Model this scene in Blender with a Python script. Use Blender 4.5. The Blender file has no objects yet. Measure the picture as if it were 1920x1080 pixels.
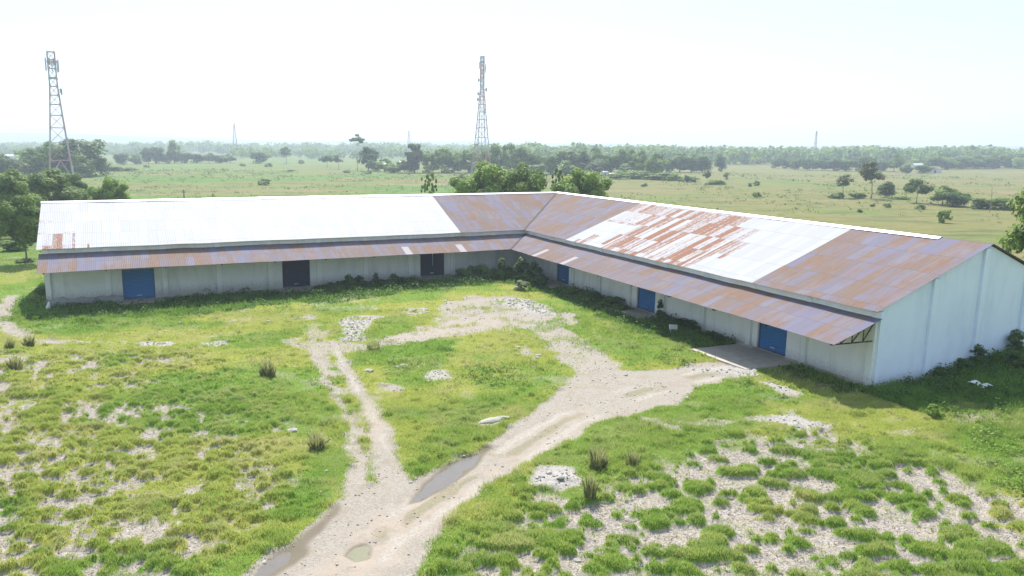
import bpy, math, random
import numpy as np
from mathutils import Vector, Matrix
R = math.radians
rng = np.random.default_rng(7)
random.seed(7)
sc = bpy.context.scene
col = sc.collection

# ------------------------------------------------------------------ camera model (fitted)
F, PITCH, ROLL, H = 1476.64, -0.188489, 0.0069764, 14.8157
SX, SY = -72.874, 16.6195
CX, CY, AL, AR = 6.31567, 94.59776, 3.558425, -1.192124

def at(px, py, z=0.0):
    """ground point seen at a photo position, used to lay the site plan out in metres"""
    a = (px - 960 - SX) / F; b = -(py - 540 - SY) / F
    cr, sr = math.cos(ROLL), math.sin(ROLL); x = a*cr - b*sr; u = a*sr + b*cr
    c, s = math.cos(PITCH), math.sin(PITCH)
    dy = c - u*s; dz = s + u*c
    t = (z - H) / dz
    return np.array([x*t, dy*t, z])

C0 = np.array([CX, CY, 0.0])
eL = np.array([math.cos(AL), math.sin(AL), 0]); eR = np.array([math.cos(AR), math.sin(AR), 0])
nL = np.array([-eL[1], eL[0], 0]); nL = nL if nL[1] < 0 else -nL
nR = np.array([eR[1], -eR[0], 0])
UP = np.array([0, 0, 1.0])
def corner(w):
    A = np.stack([nL[:2], nR[:2]]); return np.linalg.solve(A, np.array([w, w]))
kL = float(corner(1) @ eL[:2]); kR = float(corner(1) @ eR[:2])
bL, bR, l0, r0 = 5.2, 5.4744, 4.4053, 6.6413
LEND, REND = l0 + 9*bL + .25, r0 + 8*bR + .22       # wall ends along each wing
ZE, ZR, WE, WR = 5.05, 8.868, .45, 9.1145            # eave, ridge, eave offset, half depth
WB = -(2*WR + WE) + .45                              # back wall offset
ZCI, ZCO, WC = 4.575, 3.29, 3.73                     # canopy

# ------------------------------------------------------------------ numpy noise
def _hash(ix, iy, s):
    h = (ix.astype(np.int64)*374761393 + iy.astype(np.int64)*668265263 + s*1274126177) & 0xffffffff
    h = ((h ^ (h >> 13))*1274126177) & 0xffffffff
    return ((h ^ (h >> 16)) & 0xffff) / 65535.0
def vnoise(x, y, s=0):
    ix = np.floor(x); iy = np.floor(y); fx = x-ix; fy = y-iy
    fx = fx*fx*(3-2*fx); fy = fy*fy*(3-2*fy)
    a = _hash(ix, iy, s); b = _hash(ix+1, iy, s); c = _hash(ix, iy+1, s); d = _hash(ix+1, iy+1, s)
    return (a*(1-fx)+b*fx)*(1-fy) + (c*(1-fx)+d*fx)*fy
def fbm(x, y, s=0, o=4):
    v = 0; a = .5; t = 0
    for i in range(o):
        v = v + a*vnoise(x*2**i+17.3*i, y*2**i-9.1*i, s+i); t += a; a *= .5
    return v/t
def sstep(a, b, x):
    t = np.clip((x-a)/(b-a), 0, 1); return t*t*(3-2*t)

# ------------------------------------------------------------------ object helpers
def tag(o, label=None, cat=None, group=None, kind=None):
    if label: o['label'] = label
    if cat: o['category'] = cat
    if group: o['group'] = group
    if kind: o['kind'] = kind
    return o
def empty(name, loc, label=None, cat=None, group=None, rz=0):
    o = bpy.data.objects.new(name, None); col.objects.link(o)
    o.location = [float(v) for v in loc]; o.rotation_euler = (0, 0, rz); o.empty_display_size = .2
    return tag(o, label, cat, group)
def link(name, me, mat=None, parent=None):
    o = bpy.data.objects.new(name, me); col.objects.link(o)
    if mat is not None: me.materials.append(mat)
    if parent is not None:
        o.parent = parent
    return o
def np_mesh(name, V, Fc, attrs=None, uv=None, smooth=False):
    """V (n,3), Fc (m,k) uniform polygons; attrs {name:(n,) or (n,4)}"""
    V = np.asarray(V, np.float32); Fc = np.asarray(Fc, np.int32)
    me = bpy.data.meshes.new(name); n, (m, k) = len(V), Fc.shape
    me.vertices.add(n); me.vertices.foreach_set('co', V.ravel())
    me.loops.add(m*k); me.loops.foreach_set('vertex_index', Fc.ravel())
    me.polygons.add(m); me.polygons.foreach_set('loop_start', np.arange(m, dtype=np.int32)*k)
    me.polygons.foreach_set('loop_total', np.full(m, k, np.int32))
    if smooth: me.polygons.foreach_set('use_smooth', np.ones(m, bool))
    me.update(calc_edges=True)
    for nm, a in (attrs or {}).items():
        a = np.asarray(a, np.float32)
        if a.ndim == 1:
            me.attributes.new(nm, 'FLOAT', 'POINT').data.foreach_set('value', a)
        else:
            me.attributes.new(nm, 'FLOAT_COLOR', 'POINT').data.foreach_set('color', a.ravel())
    if uv is not None:
        l = me.uv_layers.new(name='UVMap'); l.data.foreach_set('uv', np.asarray(uv, np.float32)[Fc.ravel()].ravel())
    return me

class MB:
    """collects shapes and links them as ONE mesh object"""
    def __init__(s): s.v = []; s.f = []
    def quad(s, *p):
        n = len(s.v); s.v += [tuple(float(c) for c in q) for q in p]; s.f.append(tuple(range(n, n+len(p)))); return s
    def box(s, o, ax, ay, az):
        """o corner, three edge vectors"""
        o, ax, ay, az = (np.asarray(t, float) for t in (o, ax, ay, az))
        n = len(s.v)
        for k in range(8):
            p = o + (ax if k & 1 else 0) + (ay if k & 2 else 0) + (az if k & 4 else 0)
            s.v.append(tuple(p))
        for f in ((0,2,3,1),(4,5,7,6),(0,1,5,4),(2,6,7,3),(0,4,6,2),(1,3,7,5)): s.f.append(tuple(n+i for i in f))
        return s
    def bar(s, a, b, w, h=None):
        a = np.asarray(a, float); b = np.asarray(b, float); h = h or w
        d = b-a; d /= np.linalg.norm(d)
        t = np.cross(d, UP if abs(d[2]) < .95 else np.array([1., 0, 0])); t /= np.linalg.norm(t); q = np.cross(t, d)
        return s.box(a - t*w/2 - q*h/2, b-a, t*w, q*h)
    def tube(s, pts, rad, seg=7, cap=True):
        pts = [np.asarray(p, float) for p in pts]; n0 = len(s.v)
        for i, p in enumerate(pts):
            d = pts[min(i+1, len(pts)-1)] - pts[max(i-1, 0)]; d /= (np.linalg.norm(d)+1e-9)
            t = np.cross(d, np.array([.3, .95, .1])); t /= np.linalg.norm(t); q = np.cross(d, t)
            for k in range(seg):
                a = 2*math.pi*k/seg
                s.v.append(tuple(p + rad[i]*(math.cos(a)*t + math.sin(a)*q)))
        for i in range(len(pts)-1):
            for k in range(seg):
                a = n0+i*seg+k; b = n0+i*seg+(k+1) % seg
                s.f.append((a, b, b+seg, a+seg))
        if cap:
            s.f.append(tuple(n0+k for k in reversed(range(seg)))); s.f.append(tuple(n0+(len(pts)-1)*seg+k for k in range(seg)))
        return s
    def mesh(s, name, smooth=False):
        me = bpy.data.meshes.new(name); me.from_pydata(s.v, [], s.f); me.update()
        if smooth: me.polygons.foreach_set('use_smooth', np.ones(len(me.polygons), bool))
        return me
    def build(s, name, mat, parent=None, smooth=False, label=None):
        o = link(name, s.mesh(name, smooth), mat, parent)
        if label: o['label'] = label
        return o
def copy_tree(o, parent=None):
    c = o.copy(); col.objects.link(c)
    if parent is not None: c.parent = parent
    for ch in list(o.children): copy_tree(ch, c)
    return c

# ------------------------------------------------------------------ node helpers
class NT:
    def __init__(s, name):
        s.m = bpy.data.materials.new(name); s.m.use_nodes = True; s.t = s.m.node_tree; s.t.nodes.clear()
        s.out = s.t.nodes.new('ShaderNodeOutputMaterial')
    def n(s, typ, ins=None, **kw):
        nd = s.t.nodes.new('ShaderNode'+typ)
        for k, v in kw.items(): setattr(nd, k, v)
        for k, v in (ins or {}).items(): s.set(nd.inputs[k], v)
        return nd
    def set(s, sock, v):
        if isinstance(v, bpy.types.NodeSocket): s.t.links.new(v, sock)
        elif isinstance(v, (tuple, list)) and len(v) == 3 and sock.type == 'RGBA': sock.default_value = (*v, 1)
        else: sock.default_value = v
    def math(s, op, a, b=0.0, c=None, clamp=False):
        nd = s.n('Math', {0: a, 1: b}, operation=op, use_clamp=clamp)
        if c is not None: s.set(nd.inputs[2], c)
        return nd.outputs[0]
    def mix(s, f, a, b):
        nd = s.n('Mix', data_type='RGBA'); s.set(nd.inputs[0], f); s.set(nd.inputs[6], a); s.set(nd.inputs[7], b); return nd.outputs[2]
    def step(s, x, a, b):
        nd = s.n('MapRange', {0: x, 1: a, 2: b, 3: 0.0, 4: 1.0}, interpolation_type='SMOOTHSTEP'); return nd.outputs[0]
    def noise(s, vec, scale, detail=4, rough=.55, dist=0.0):
        nd = s.n('TexNoise', {'Scale': scale, 'Detail': detail, 'Roughness': rough, 'Distortion': dist}); s.set(nd.inputs['Vector'], vec)
        return nd.outputs[0]
    def scale(s, vec, xyz):
        nd = s.n('Mapping'); s.set(nd.inputs[0], vec); nd.inputs['Scale'].default_value = xyz; return nd.outputs[0]
    def attr(s, name): return s.n('Attribute', attribute_name=name)
    def pbsdf(s, colr, rough=.8, metal=0.0, spec=.3, bump=None, bstr=.3, bdist=.02):
        p = s.n('BsdfPrincipled', {'Base Color': colr, 'Roughness': rough, 'Metallic': metal, 'Specular IOR Level': spec})
        if bump is not None:
            b = s.n('Bump', {'Strength': bstr, 'Distance': bdist, 'Height': bump}); s.set(p.inputs['Normal'], b.outputs[0])
        s.t.links.new(p.outputs[0], s.out.inputs[0]); return p
def simple(name, c, rough=.7, metal=0.0, var=.25, scale=3.0, spec=.3):
    t = NT(name); g = t.n('TexCoord').outputs['Object']
    n = t.noise(g, scale, 5); n2 = t.math('MULTIPLY_ADD', n, var*2, 1-var)
    cc = t.n('VectorMath', {0: c, 1: n2}, operation='SCALE'); t.set(cc.inputs['Scale'], n2)
    t.pbsdf(cc.outputs[0], rough, metal, spec, bump=n, bstr=.2); return t.m

# ------------------------------------------------------------------ site plan -> raster of masks
GX0, GX1, GY0, GY1, GS = -72., 62., 19., 112., .12
gx = np.arange(GX0, GX1, GS); gy = np.arange(GY0, GY1, GS)
XX, YY = np.meshgrid(gx, gy)                     # [iy, ix]
def poly_world(pts): return np.array([at(*p)[:2] for p in pts])
def sdf(poly, x, y):
    d = np.full(x.shape, 1e9); inside = np.zeros(x.shape, bool)
    n = len(poly)
    for i in range(n):
        a = poly[i]; b = poly[(i+1) % n]; e = b-a
        t = np.clip(((x-a[0])*e[0]+(y-a[1])*e[1])/(e@e+1e-9), 0, 1)
        d = np.minimum(d, (x-a[0]-t*e[0])**2+(y-a[1]-t*e[1])**2)
        c = ((a[1] > y) != (b[1] > y)) & (x < (b[0]-a[0])*(y-a[1])/(b[1]-a[1]+1e-12)+a[0])
        inside ^= c
    d = np.sqrt(d); return np.where(inside, -d, d)
wob = (fbm(XX/1.1, YY/1.1, 3, 4)-.5)*2
wob2 = (fbm(XX/4, YY/4, 5, 4)-.5)*2
def mask(pts, soft=.5, rough=.6, out=None, val=1.0):
    P = poly_world(pts); pad = soft+rough*2+1
    x0, y0 = P.min(0)-pad; x1, y1 = P.max(0)+pad
    ix0, ix1 = np.searchsorted(gx, [x0, x1]); iy0, iy1 = np.searchsorted(gy, [y0, y1])
    sl = (slice(iy0, iy1), slice(ix0, ix1)); m = np.zeros(XX.shape)
    if ix1 > ix0 and iy1 > iy0:
        d = sdf(P, XX[sl], YY[sl]) + rough*wob[sl] + rough*.6*wob2[sl]
        m[sl] = (1-sstep(-soft, soft, d))*val
    return m

path = np.zeros(XX.shape)
for pts, so, ro, v in [
    ([(430,1090),(500,1040),(560,1000),(600,972),(640,930),(660,880),(760,880),(775,897),(830,868),(905,838),(960,795),(1005,766),(1040,738),(1075,705),(1120,690),(1200,694),(1260,692),(1330,678),(1400,688),(1425,708),(1370,712),(1300,730),(1280,752),(1230,765),(1180,782),(1130,790),(1060,830),(1000,862),(940,897),(880,935),(835,985),(800,1040),(770,1095)], .35, .35, 1),
    ([(640,940),(650,900),(652,860),(648,820),(655,790),(735,800),(750,850),(768,890),(780,930)], .6, .6, .95),
    ([(655,800),(640,770),(618,735),(595,700),(580,668),(598,650),(618,672),(640,710),(668,760),(690,805)], .5, .45, .9),
    ([(690,810),(668,760),(640,715),(622,680),(640,668),(668,700),(700,745),(722,780),(740,815)], .5, .45, .9),
    ([(580,668),(545,645),(520,636),(560,630),(640,640),(690,645),(760,642),(700,660),(640,668)], .6, .7, .75),
    ([(570,620),(575,585),(598,588),(604,620),(612,650),(590,650)], .7, .9, .7),
    ([(628,602),(655,588),(700,588),(726,592),(700,600),(690,620),(692,640),(640,640),(650,620)], .4, .5, 1),
    ([(680,640),(740,624),(820,608),(870,598),(960,585),(1010,600),(990,618),(900,628),(800,640),(730,650)], .6, .9, .9),
    ([(800,604),(835,566),(880,556),(960,556),(1015,570),(1070,588),(1075,606),(960,616)], .8, 1.0, .9),
    ([(985,612),(1040,605),(1090,632),(1130,655),(1165,680),(1160,700),(1080,708),(1060,690),(1040,660),(1010,632)], .6, .9, .85),
    ([(8,545),(40,545),(25,570),(20,590),(34,606),(80,624),(150,628),(180,634),(70,636),(20,622),(0,606),(-20,600),(-20,580)], .4, .5, .95),
    ([(180,624),(240,622),(240,640),(180,642)], .6, 1.0, .5),
    ([(258,634),(330,634),(330,645),(262,646)], .4, .6, .9), ([(372,636),(425,638),(420,648),(375,648)], .4, .6, .8),
    ([(762,578),(800,576),(806,588),(765,590)], .4, .6, .8), ([(790,695),(840,692),(850,712),(800,722)], .4, .6, .8),
    ([(975,652),(985,648),(1012,672),(1005,684),(985,668)], .4, .5, .7), ([(888,795),(940,778),(950,790),(900,806)], .3, .4, .8),
    ([(700,715),(740,720),(770,728),(740,734),(705,724)], .4, .5, .7),
    ([(995,885),(1030,872),(1085,875),(1092,900),(1060,925),(1000,920)], .3, .4, 1),
    ([(1410,715),(1450,720),(1510,742),(1500,750),(1450,735)], .3, .4, .9), ([(1400,790),(1480,778),(1550,800),(1560,815),(1480,800)], .4, .6, .9),
    ([(1190,780),(1220,785),(1280,805),(1275,815),(1225,800)], .3, .4, .8), ([(1265,790),(1340,785),(1420,790),(1360,803),(1285,800)], .3, .5, .6),
    ([(1640,808),(1750,800),(1700,822)], .4, .6, .5), ([(1780,775),(1860,770),(1880,790),(1800,795)], .4, .7, .6)]:
    path = np.maximum(path, mask(pts, so, ro)*v)
# patchy grass creeping over the worn yard
creep = sstep(.50, .62, fbm(XX/1.5, YY/1.5, 41, 5))
inner = sstep(52, 60, YY)
path = path*(1-.42*creep*inner)
for pts in [[(652,815),(640,775),(620,735),(600,700),(582,665),(575,640),(588,632),(600,664),(620,695),(642,735),(664,775),(682,815)], [(700,815),(690,790),(668,745),(645,700),(622,665),(612,640),(628,636),(645,664),(672,705),(700,750),(722,790),(738,815)]]:
    path = np.maximum(path, .85*mask(pts, .35, .3))
strip = mask([(612,690),(632,690),(668,760),(688,810),(700,860),(704,905),(690,905),(684,860),(672,815),(648,765)], .35, .5)
path = path*(1-.75*strip*sstep(.38, .55, fbm(XX/.9, YY/.9, 44, 4)))
path = path*(1-.5*sstep(.56, .66, fbm(XX/1.3, YY/1.3, 45, 5))*(1-sstep(0, .9, np.minimum(1, path*1.1)-.15)))
main = mask([(430,1090),(560,1000),(640,930),(650,800),(740,800),(775,897),(905,838),(1040,738),(1200,694),(1330,678),(1400,688),(1300,730),(1180,782),(1000,862),(880,935),(800,1040),(770,1095)], .5, .3)
pink = np.maximum(mask([(560,1090),(700,960),(840,915),(960,850),(1060,775),(1110,770),(1000,860),(880,935),(760,1010),(690,1090)], 1.0, .8), mask([(650,760),(700,755),(730,800),(690,830)], 1., .8)*.8)
pinkyard = mask([(700,640),(860,600),(960,590),(960,610),(800,640)], 1.2, .8)*.5
rubble = np.zeros(XX.shape)
for pts in [[(995,885),(1030,872),(1085,875),(1092,900),(1060,925),(1000,920)], [(628,602),(655,588),(725,592),(690,605),(680,640),(645,640)],
            [(935,562),(985,560),(1060,588),(1000,590)], [(888,795),(940,778),(950,790),(900,806)], [(258,634),(330,634),(330,645),(262,646)],
            [(372,636),(425,638),(420,648),(375,648)], [(762,578),(800,576),(806,588),(765,590)], [(1400,790),(1480,778),(1550,800),(1560,815),(1480,800)], [(790,695),(840,692),(850,712),(800,722)],
            [(1300,695),(1400,685),(1500,740),(1440,730),(1380,705)]]:
    rubble = np.maximum(rubble, mask(pts, .5, .4))
wet = np.maximum(mask([(755,950),(790,905),(830,870),(905,835),(925,838),(890,880),(850,905),(800,935)], .3, .15), mask([(455,1090),(520,1030),(590,985),(640,935),(640,955),(590,1010),(580,1040),(500,1090)], .35, .2))
wet = np.maximum(wet, mask([(640,1040),(655,1022),(685,1012),(700,1025),(695,1045),(665,1052)], .3, .1))
wet = np.maximum(wet, .8*mask([(1475,690),(1520,705),(1600,730),(1620,745),(1560,735),(1490,712)], .4, .5))
wet = np.maximum(wet, .35*mask([(655,770),(700,770),(720,800),(690,800)], .8, .5))
# hollows that hold water, and the wheel ruts
PUDS = [[(772,930),(790,912),(815,890),(845,868),(880,850),(902,840),(908,848),(888,868),(862,886),(835,905),(800,925),(785,938)], [(462,1088),(480,1062),(505,1045),(535,1028),(552,1022),(548,1035),(530,1052),(505,1070),(490,1090)], [(648,1038),(662,1024),(684,1018),(696,1026),(690,1040),(668,1048)]]
pud = np.zeros(XX.shape); flat = np.zeros(XX.shape)
for pts in PUDS: pud = np.maximum(pud, mask(pts, .55, .35)); flat = np.maximum(flat, mask(pts, 2.2, .1))
def rutmask(pts, gauge):
    Pw = poly_world(pts); d = np.full(XX.shape, 1e9)
    for a, b in zip(Pw[:-1], Pw[1:]):
        e = b-a; t_ = np.clip(((XX-a[0])*e[0]+(YY-a[1])*e[1])/(e@e), 0, 1); d = np.minimum(d, np.hypot(XX-a[0]-t_*e[0], YY-a[1]-t_*e[1]))
    d = d + .28*wob + .25*wob2
    return np.exp(-((d-gauge)/.30)**2), np.exp(-(d/.42)**2)
ra_, ca_ = rutmask([(600,1095),(720,1000),(850,915),(960,850),(1060,788),(1150,748),(1260,716),(1370,694)], .85); rb_, cb_ = rutmask([(700,1000),(695,880),(678,800),(645,735),(607,665)], .9)
patchy = .25+.75*sstep(.36, .60, fbm(XX/2.2, YY/2.2, 57, 4)); fade_ = 1-.7*sstep(50, 58, YY)*(XX > 4)
rut = np.maximum(ra_, rb_)*path*patchy*fade_; crown_ = np.maximum(ca_, cb_)*path*patchy*fade_
# tussock ground (left and right foreground)
tusL = mask([(-300,655),(180,650),(330,655),(430,690),(520,740),(545,800),(520,870),(560,930),(500,985),(420,1040),(350,1110),(-600,1110)], 2.2, 1.2)
tusR = mask([(985,880),(1080,930),(1150,900),(1280,850),(1400,815),(1550,800),(1700,860),(1830,900),(2100,960),(2500,1110),(800,1110),(900,1000),(960,960)], 1.8, 1.2)
tus = np.maximum(tusL, tusR)
def rot(x, y, d): return x*d[0]+y*d[1], -x*d[1]+y*d[0]
a1, b1 = rot(XX, YY, (.93, .36)); a2, b2 = rot(XX, YY, (.97, -.22))
def tnoise(a, b, s):
    w1 = (fbm(a/3, b/3, s+9, 2)-.5)*1.2; w2 = (fbm(a/2.5, b/2.5, s+19, 2)-.5)*1.2
    return .50*vnoise((a+w1)/1.0, (b+w2)/.60, s)+.35*vnoise((a-w2)/.5+3.3, (b+w1)/.34+7.7, s+1)+.15*vnoise(a/.25, b/.22, s+2)
big = fbm(XX/6, YY/6, 31, 3)
DOME = np.zeros(XX.shape); TTINT = np.full(XX.shape, .5)
def tufts(zone, d, sa, sb, prob, ra, rb, seed):
    """single tussocks on a jittered lattice laid along the old plough lines"""
    g = np.random.default_rng(seed)
    iy, ix = np.nonzero(zone > .08)
    if not len(ix): return
    A, B = rot(gx[ix], gy[iy], d); a0, a1_, b0_, b1_ = A.min(), A.max(), B.min(), B.max()
    for bb in np.arange(b0_, b1_, sb):
        for aa in np.arange(a0, a1_, sa):
            a = aa+g.uniform(-.5, .5)*sa; b = bb+g.uniform(-.45, .45)*sb
            x = a*d[0]-b*d[1]; y = a*d[1]+b*d[0]
            jx = int((x-GX0)/GS); jy = int((y-GY0)/GS)
            if not (8 < jx < len(gx)-8 and 8 < jy < len(gy)-8): continue
            z = zone[jy, jx]
            if z < .08: continue
            r1 = g.uniform(); dens = prob + 1.1*(big[jy, jx]-.5)
            if r1 > dens: 
                if g.uniform() > .10: continue
            k = .6+.75*g.uniform()**1.5; A_ = ra*k*g.uniform(.75, 1.35); B_ = rb*k*g.uniform(.8, 1.25); n = int(max(A_, B_)*1.3/GS)+2
            sl = (slice(max(jy-n, 0), jy+n+1), slice(max(jx-n, 0), jx+n+1))
            da, db = rot(XX[sl]-x, YY[sl]-y, d)
            q = (da/A_)**2+(db/B_)**2 + 1.7*(wob[sl]); h = np.clip(1-q, 0, 1)**.6*(.65+.35*k)*min(1., z*1.6)
            m = h > DOME[sl]; DOME[sl] = np.where(m, h, DOME[sl]); TTINT[sl] = np.where(m & (h > 0), g.uniform(), TTINT[sl])
tufts(tusL, (.93, .36), .80, .45, .50, .46, .23, 5); tufts(tusL, (.93, .36), .42, .3, .34, .2, .12, 15); tufts(tusR, (.97, -.22), .88, .62, .52, .52, .33, 6); tufts(tusR, (.97, -.22), .42, .36, .34, .2, .15, 8)
tu = np.clip(DOME*1.5, 0, 1)
tufts((1-tus)*(1-path)*(YY < 80)*(YY > 24), (.95, .3), .85, .65, .40, .36, .25, 21)
# thin grass between the tufts where the cover is good
tu = np.maximum(tu, np.maximum(sstep(.58, .76, big+.45*(fbm(XX/.9, YY/.9, 47, 4)-.5))*.8,   .22*sstep(.54, .68, fbm(XX/1.4, YY/1.0, 48, 5))))
bareN = np.maximum(sstep(.60, .72, fbm(XX/2.6, YY/2.6, 91, 5)), .8*sstep(.60, .70, fbm(XX/1.0, YY/.8, 93, 4)))            # scattered bare flecks in the turf
turf = 1-.55*bareN*(1-tus)
turf = turf*(1-tus) + tus*tu
# building footprint and wall strips
du, dw = (XX-CX)*eL[0]+(YY-CY)*eL[1], (XX-CX)*nL[0]+(YY-CY)*nL[1]
ru, rw = (XX-CX)*eR[0]+(YY-CY)*eR[1], (XX-CX)*nR[0]+(YY-CY)*nR[1]
foot = ((dw < .3) & (dw > WB-.3) & (du > kL*dw-1) & (du < LEND+.1)) | ((rw < .3) & (rw > WB-.3) & (ru > kR*rw-1) & (ru < REND+.1))
grass = turf*(1-path)
grass = np.where(foot, 0, grass)
DOORS_L = [l0+1*bL+2.45, l0+4*bL+2.45, l0+7*bL+2.45]     # centres along the wing
DOORS_R = [9.5, 25.65, 41.75]
weed = np.zeros(XX.shape)
nz = (fbm(XX/2.2, YY/2.2, 23, 4)-.5)
weed = np.maximum(weed, (1-sstep(7.2, 9.8, dw+6*nz))*(dw > .2)*(du > 3)*(1-sstep(46, 51, du)))
weed = np.maximum(weed, (1-sstep(3.6, 5.4, rw+5*nz))*(rw > .2)*(ru > 4)*(ru < 39))
weed = np.maximum(weed, (1-sstep(1.6, 2.8, rw+3*nz))*(rw > .2)*(ru > 42)*(ru < 50.8)*.7)
weed = np.maximum(weed, (1-sstep(REND+4.0, REND+6.0, ru+6*nz))*(ru > REND+.1)*(rw < 1.2)*(rw > -30))
weed = np.maximum(weed, sstep(45, 49, du)*(1-sstep(53, 57, du))*(1-sstep(4, 8, np.abs(dw-1)))*.6)
for c in DOORS_L: weed *= 1-((np.abs(du-c) < 2.3) & (dw < 2.6) & (dw > -1))
for c, ww, dd in zip(DOORS_R, (2.4, 3.0, 3.2), (2.4, 2.8, 5.2)): weed *= 1-((np.abs(ru-c) < ww) & (rw < dd) & (rw > -1))
weed = np.where(foot, 0, weed*(1-.8*path))
ramp = np.zeros(XX.shape)
for c in DOORS_L: ramp = np.maximum(ramp, (np.abs(du-c) < 2.3)*(dw < 2.4)*(dw > -1))
for c, ww, dd in zip(DOORS_R, (2.4, 2.8, 3.15), (2.3, 2.7, 4.8)): ramp = np.maximum(ramp, (np.abs(ru-c) < ww)*(rw < dd)*(rw > -1))
grass = grass*(1-ramp); DOME *= 1-ramp
lush = sstep(.38, .62, fbm(XX/6, YY/6, 51, 4))*.7
for pts, v in [([(690,660),(720,640),(800,630),(860,640),(850,665),(740,672)], 1), ([(780,850),(800,790),(860,750),(960,720),(1040,700),(1020,740),(940,780),(860,830)], .8),
               ([(180,560),(20,590),(30,610),(110,622),(300,600)], .9), ([(500,980),(560,900),(620,860),(640,900),(600,970)], 1),
               ([(960,900),(1100,820),(1300,790),(1420,800),(1300,850),(1100,900)], .8), ([(1800,800),(1920,790),(1940,930),(1860,900)], 1),
               ([(0,640),(60,640),(60,700),(0,690)], .5), ([(1080,640),(1200,620),(1330,670),(1180,688),(1110,660)], .7), ([(1260,770),(1400,715),(1520,750),(1420,770),(1300,790)], .8)]:
    lush = np.maximum(lush, mask(pts, 1.2, 1.2)*v)
lush = np.clip(np.maximum(lush, weed), 0, 1)

def samp(A, x, y):
    fx = np.clip((x-GX0)/GS, 0, len(gx)-1.001); fy = np.clip((y-GY0)/GS, 0, len(gy)-1.001)
    ix = fx.astype(int); iy = fy.astype(int); fx = fx-ix; fy = fy-iy
    return (A[iy, ix]*(1-fx)+A[iy, ix+1]*fx)*(1-fy)+(A[iy+1, ix]*(1-fx)+A[iy+1, ix+1]*fx)*fy
def inside(x, y): return (x > GX0+1) & (x < GX1-1) & (y > GY0+1) & (y < GY1-1)
TUM = (tus+.55*(1-tus))*np.clip(DOME, 0, 1); ONPATH = path
def gh(x, y, detail=True):
    x = np.asarray(x, float); y = np.asarray(y, float)
    w = (x-CX)*nR[0]+(y-CY)*nR[1]; u = (x-CX)*eR[0]+(y-CY)*eR[1]
    lu = (x-CX)*eL[0]+(y-CY)*eL[1]
    lw = (x-CX)*nL[0]+(y-CY)*nL[1]
    z = -.52*sstep(0, 52, lu)*(1-sstep(60, 160, lu))*(1-sstep(14, 30, lw))
    z = z + 1.5*sstep(2, 14, -w)*sstep(46, 50.5, u)*(1-sstep(60, 90, u))
    fl = np.where(inside(x, y), samp(flat, x, y), 0)
    z = z + (fbm(x/9, y/9, 77, 3)-.5)*.22*(1-sstep(150, 300, np.hypot(x, y)))*(1-fl)
    far = np.hypot(x, y)
    z = z + (fbm(x/160, y/160, 78, 2)-.5)*1.6*sstep(150, 400, far)
    if detail:
        ins = inside(x, y)
        z = z + np.where(ins, .28*samp(TUM, x, y) + .05*samp(grass, x, y)-.15*samp(pud, x, y) -.045*samp(rut, x, y) + .12*samp(rubble, x, y)*fbm(x/.8, y/.8, 12, 3), 0)
    return z
def G(px, py):
    p = at(px, py); p = at(px, py, float(gh(p[0], p[1], False))); return np.array([p[0], p[1], float(gh(p[0], p[1]))])
def D(px, dist):
    """point on the ground in the direction of a photo column, at a chosen distance"""
    p = at(px, 400); p = p/p[1]*dist; return np.array([p[0], p[1], float(gh(p[0], p[1]))])

# ------------------------------------------------------------------ ground sheet
def axis(lo, hi, step, ext_lo, ext_hi, g):
    a = list(np.arange(lo, hi, step)); s = step
    while a[-1] < ext_hi: s *= g; a.append(a[-1]+s)
    s = step; b = [lo]
    while b[-1] > ext_lo: s *= g; b.append(b[-1]-s)
    return np.array(b[:0:-1]+a)
ax = axis(-44, 44, .2, -5000, 5000, 1.05)
ay = np.concatenate([axis(22, 62, .16, -300, 62, 1.15)[:-1], axis(62, 100, .3, 62, 6000, 1.05)])
ay = np.unique(np.round(ay, 4)); ay = ay[np.concatenate([[True], np.diff(ay) > .05])]
GXX, GYY = np.meshgrid(ax, ay); nx, ny = len(ax), len(ay)
ins = inside(GXX, GYY)
def S(A, d): return np.where(ins, samp(A, GXX, GYY), d).ravel()
Z = gh(GXX, GYY)
V = np.stack([GXX, GYY, Z], -1).reshape(-1, 3)
idx = np.arange(nx*ny).reshape(ny, nx)
Fq = np.stack([idx[:-1, :-1], idx[:-1, 1:], idx[1:, 1:], idx[1:, :-1]], -1).reshape(-1, 4)
m1 = np.stack([S(path, 0), S(grass, .85), S(lush, .4), S(wet, 0)], -1)
m2 = np.stack([S(np.maximum(pink, pinkyard), 0), S(rubble, 0), S(np.clip(.5+.5*rut-.5*crown_, 0, 1), .5), S(weed, 0)], -1)

t = NT('ground_soil')
P = t.n('NewGeometry').outputs['Position']
A1 = t.attr('m1'); A2 = t.attr('m2')
s1 = t.n('SeparateColor'); t.set(s1.inputs[0], A1.outputs['Color']); s2 = t.n('SeparateColor'); t.set(s2.inputs[0], A2.outputs['Color'])
fine = t.noise(P, 9., 6, .7); mid = t.noise(P, 1.7, 5, .6); grit = t.noise(P, 28., 3, .7)
pa = t.step(t.math('ADD', s1.outputs[0], t.math('MULTIPLY', t.math('SUBTRACT', fine, .5), .9)), .30, .62)
ga = t.step(t.math('ADD', s1.outputs[1], t.math('MULTIPLY', t.math('SUBTRACT', fine, .5), .8)), .22, .62)
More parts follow.
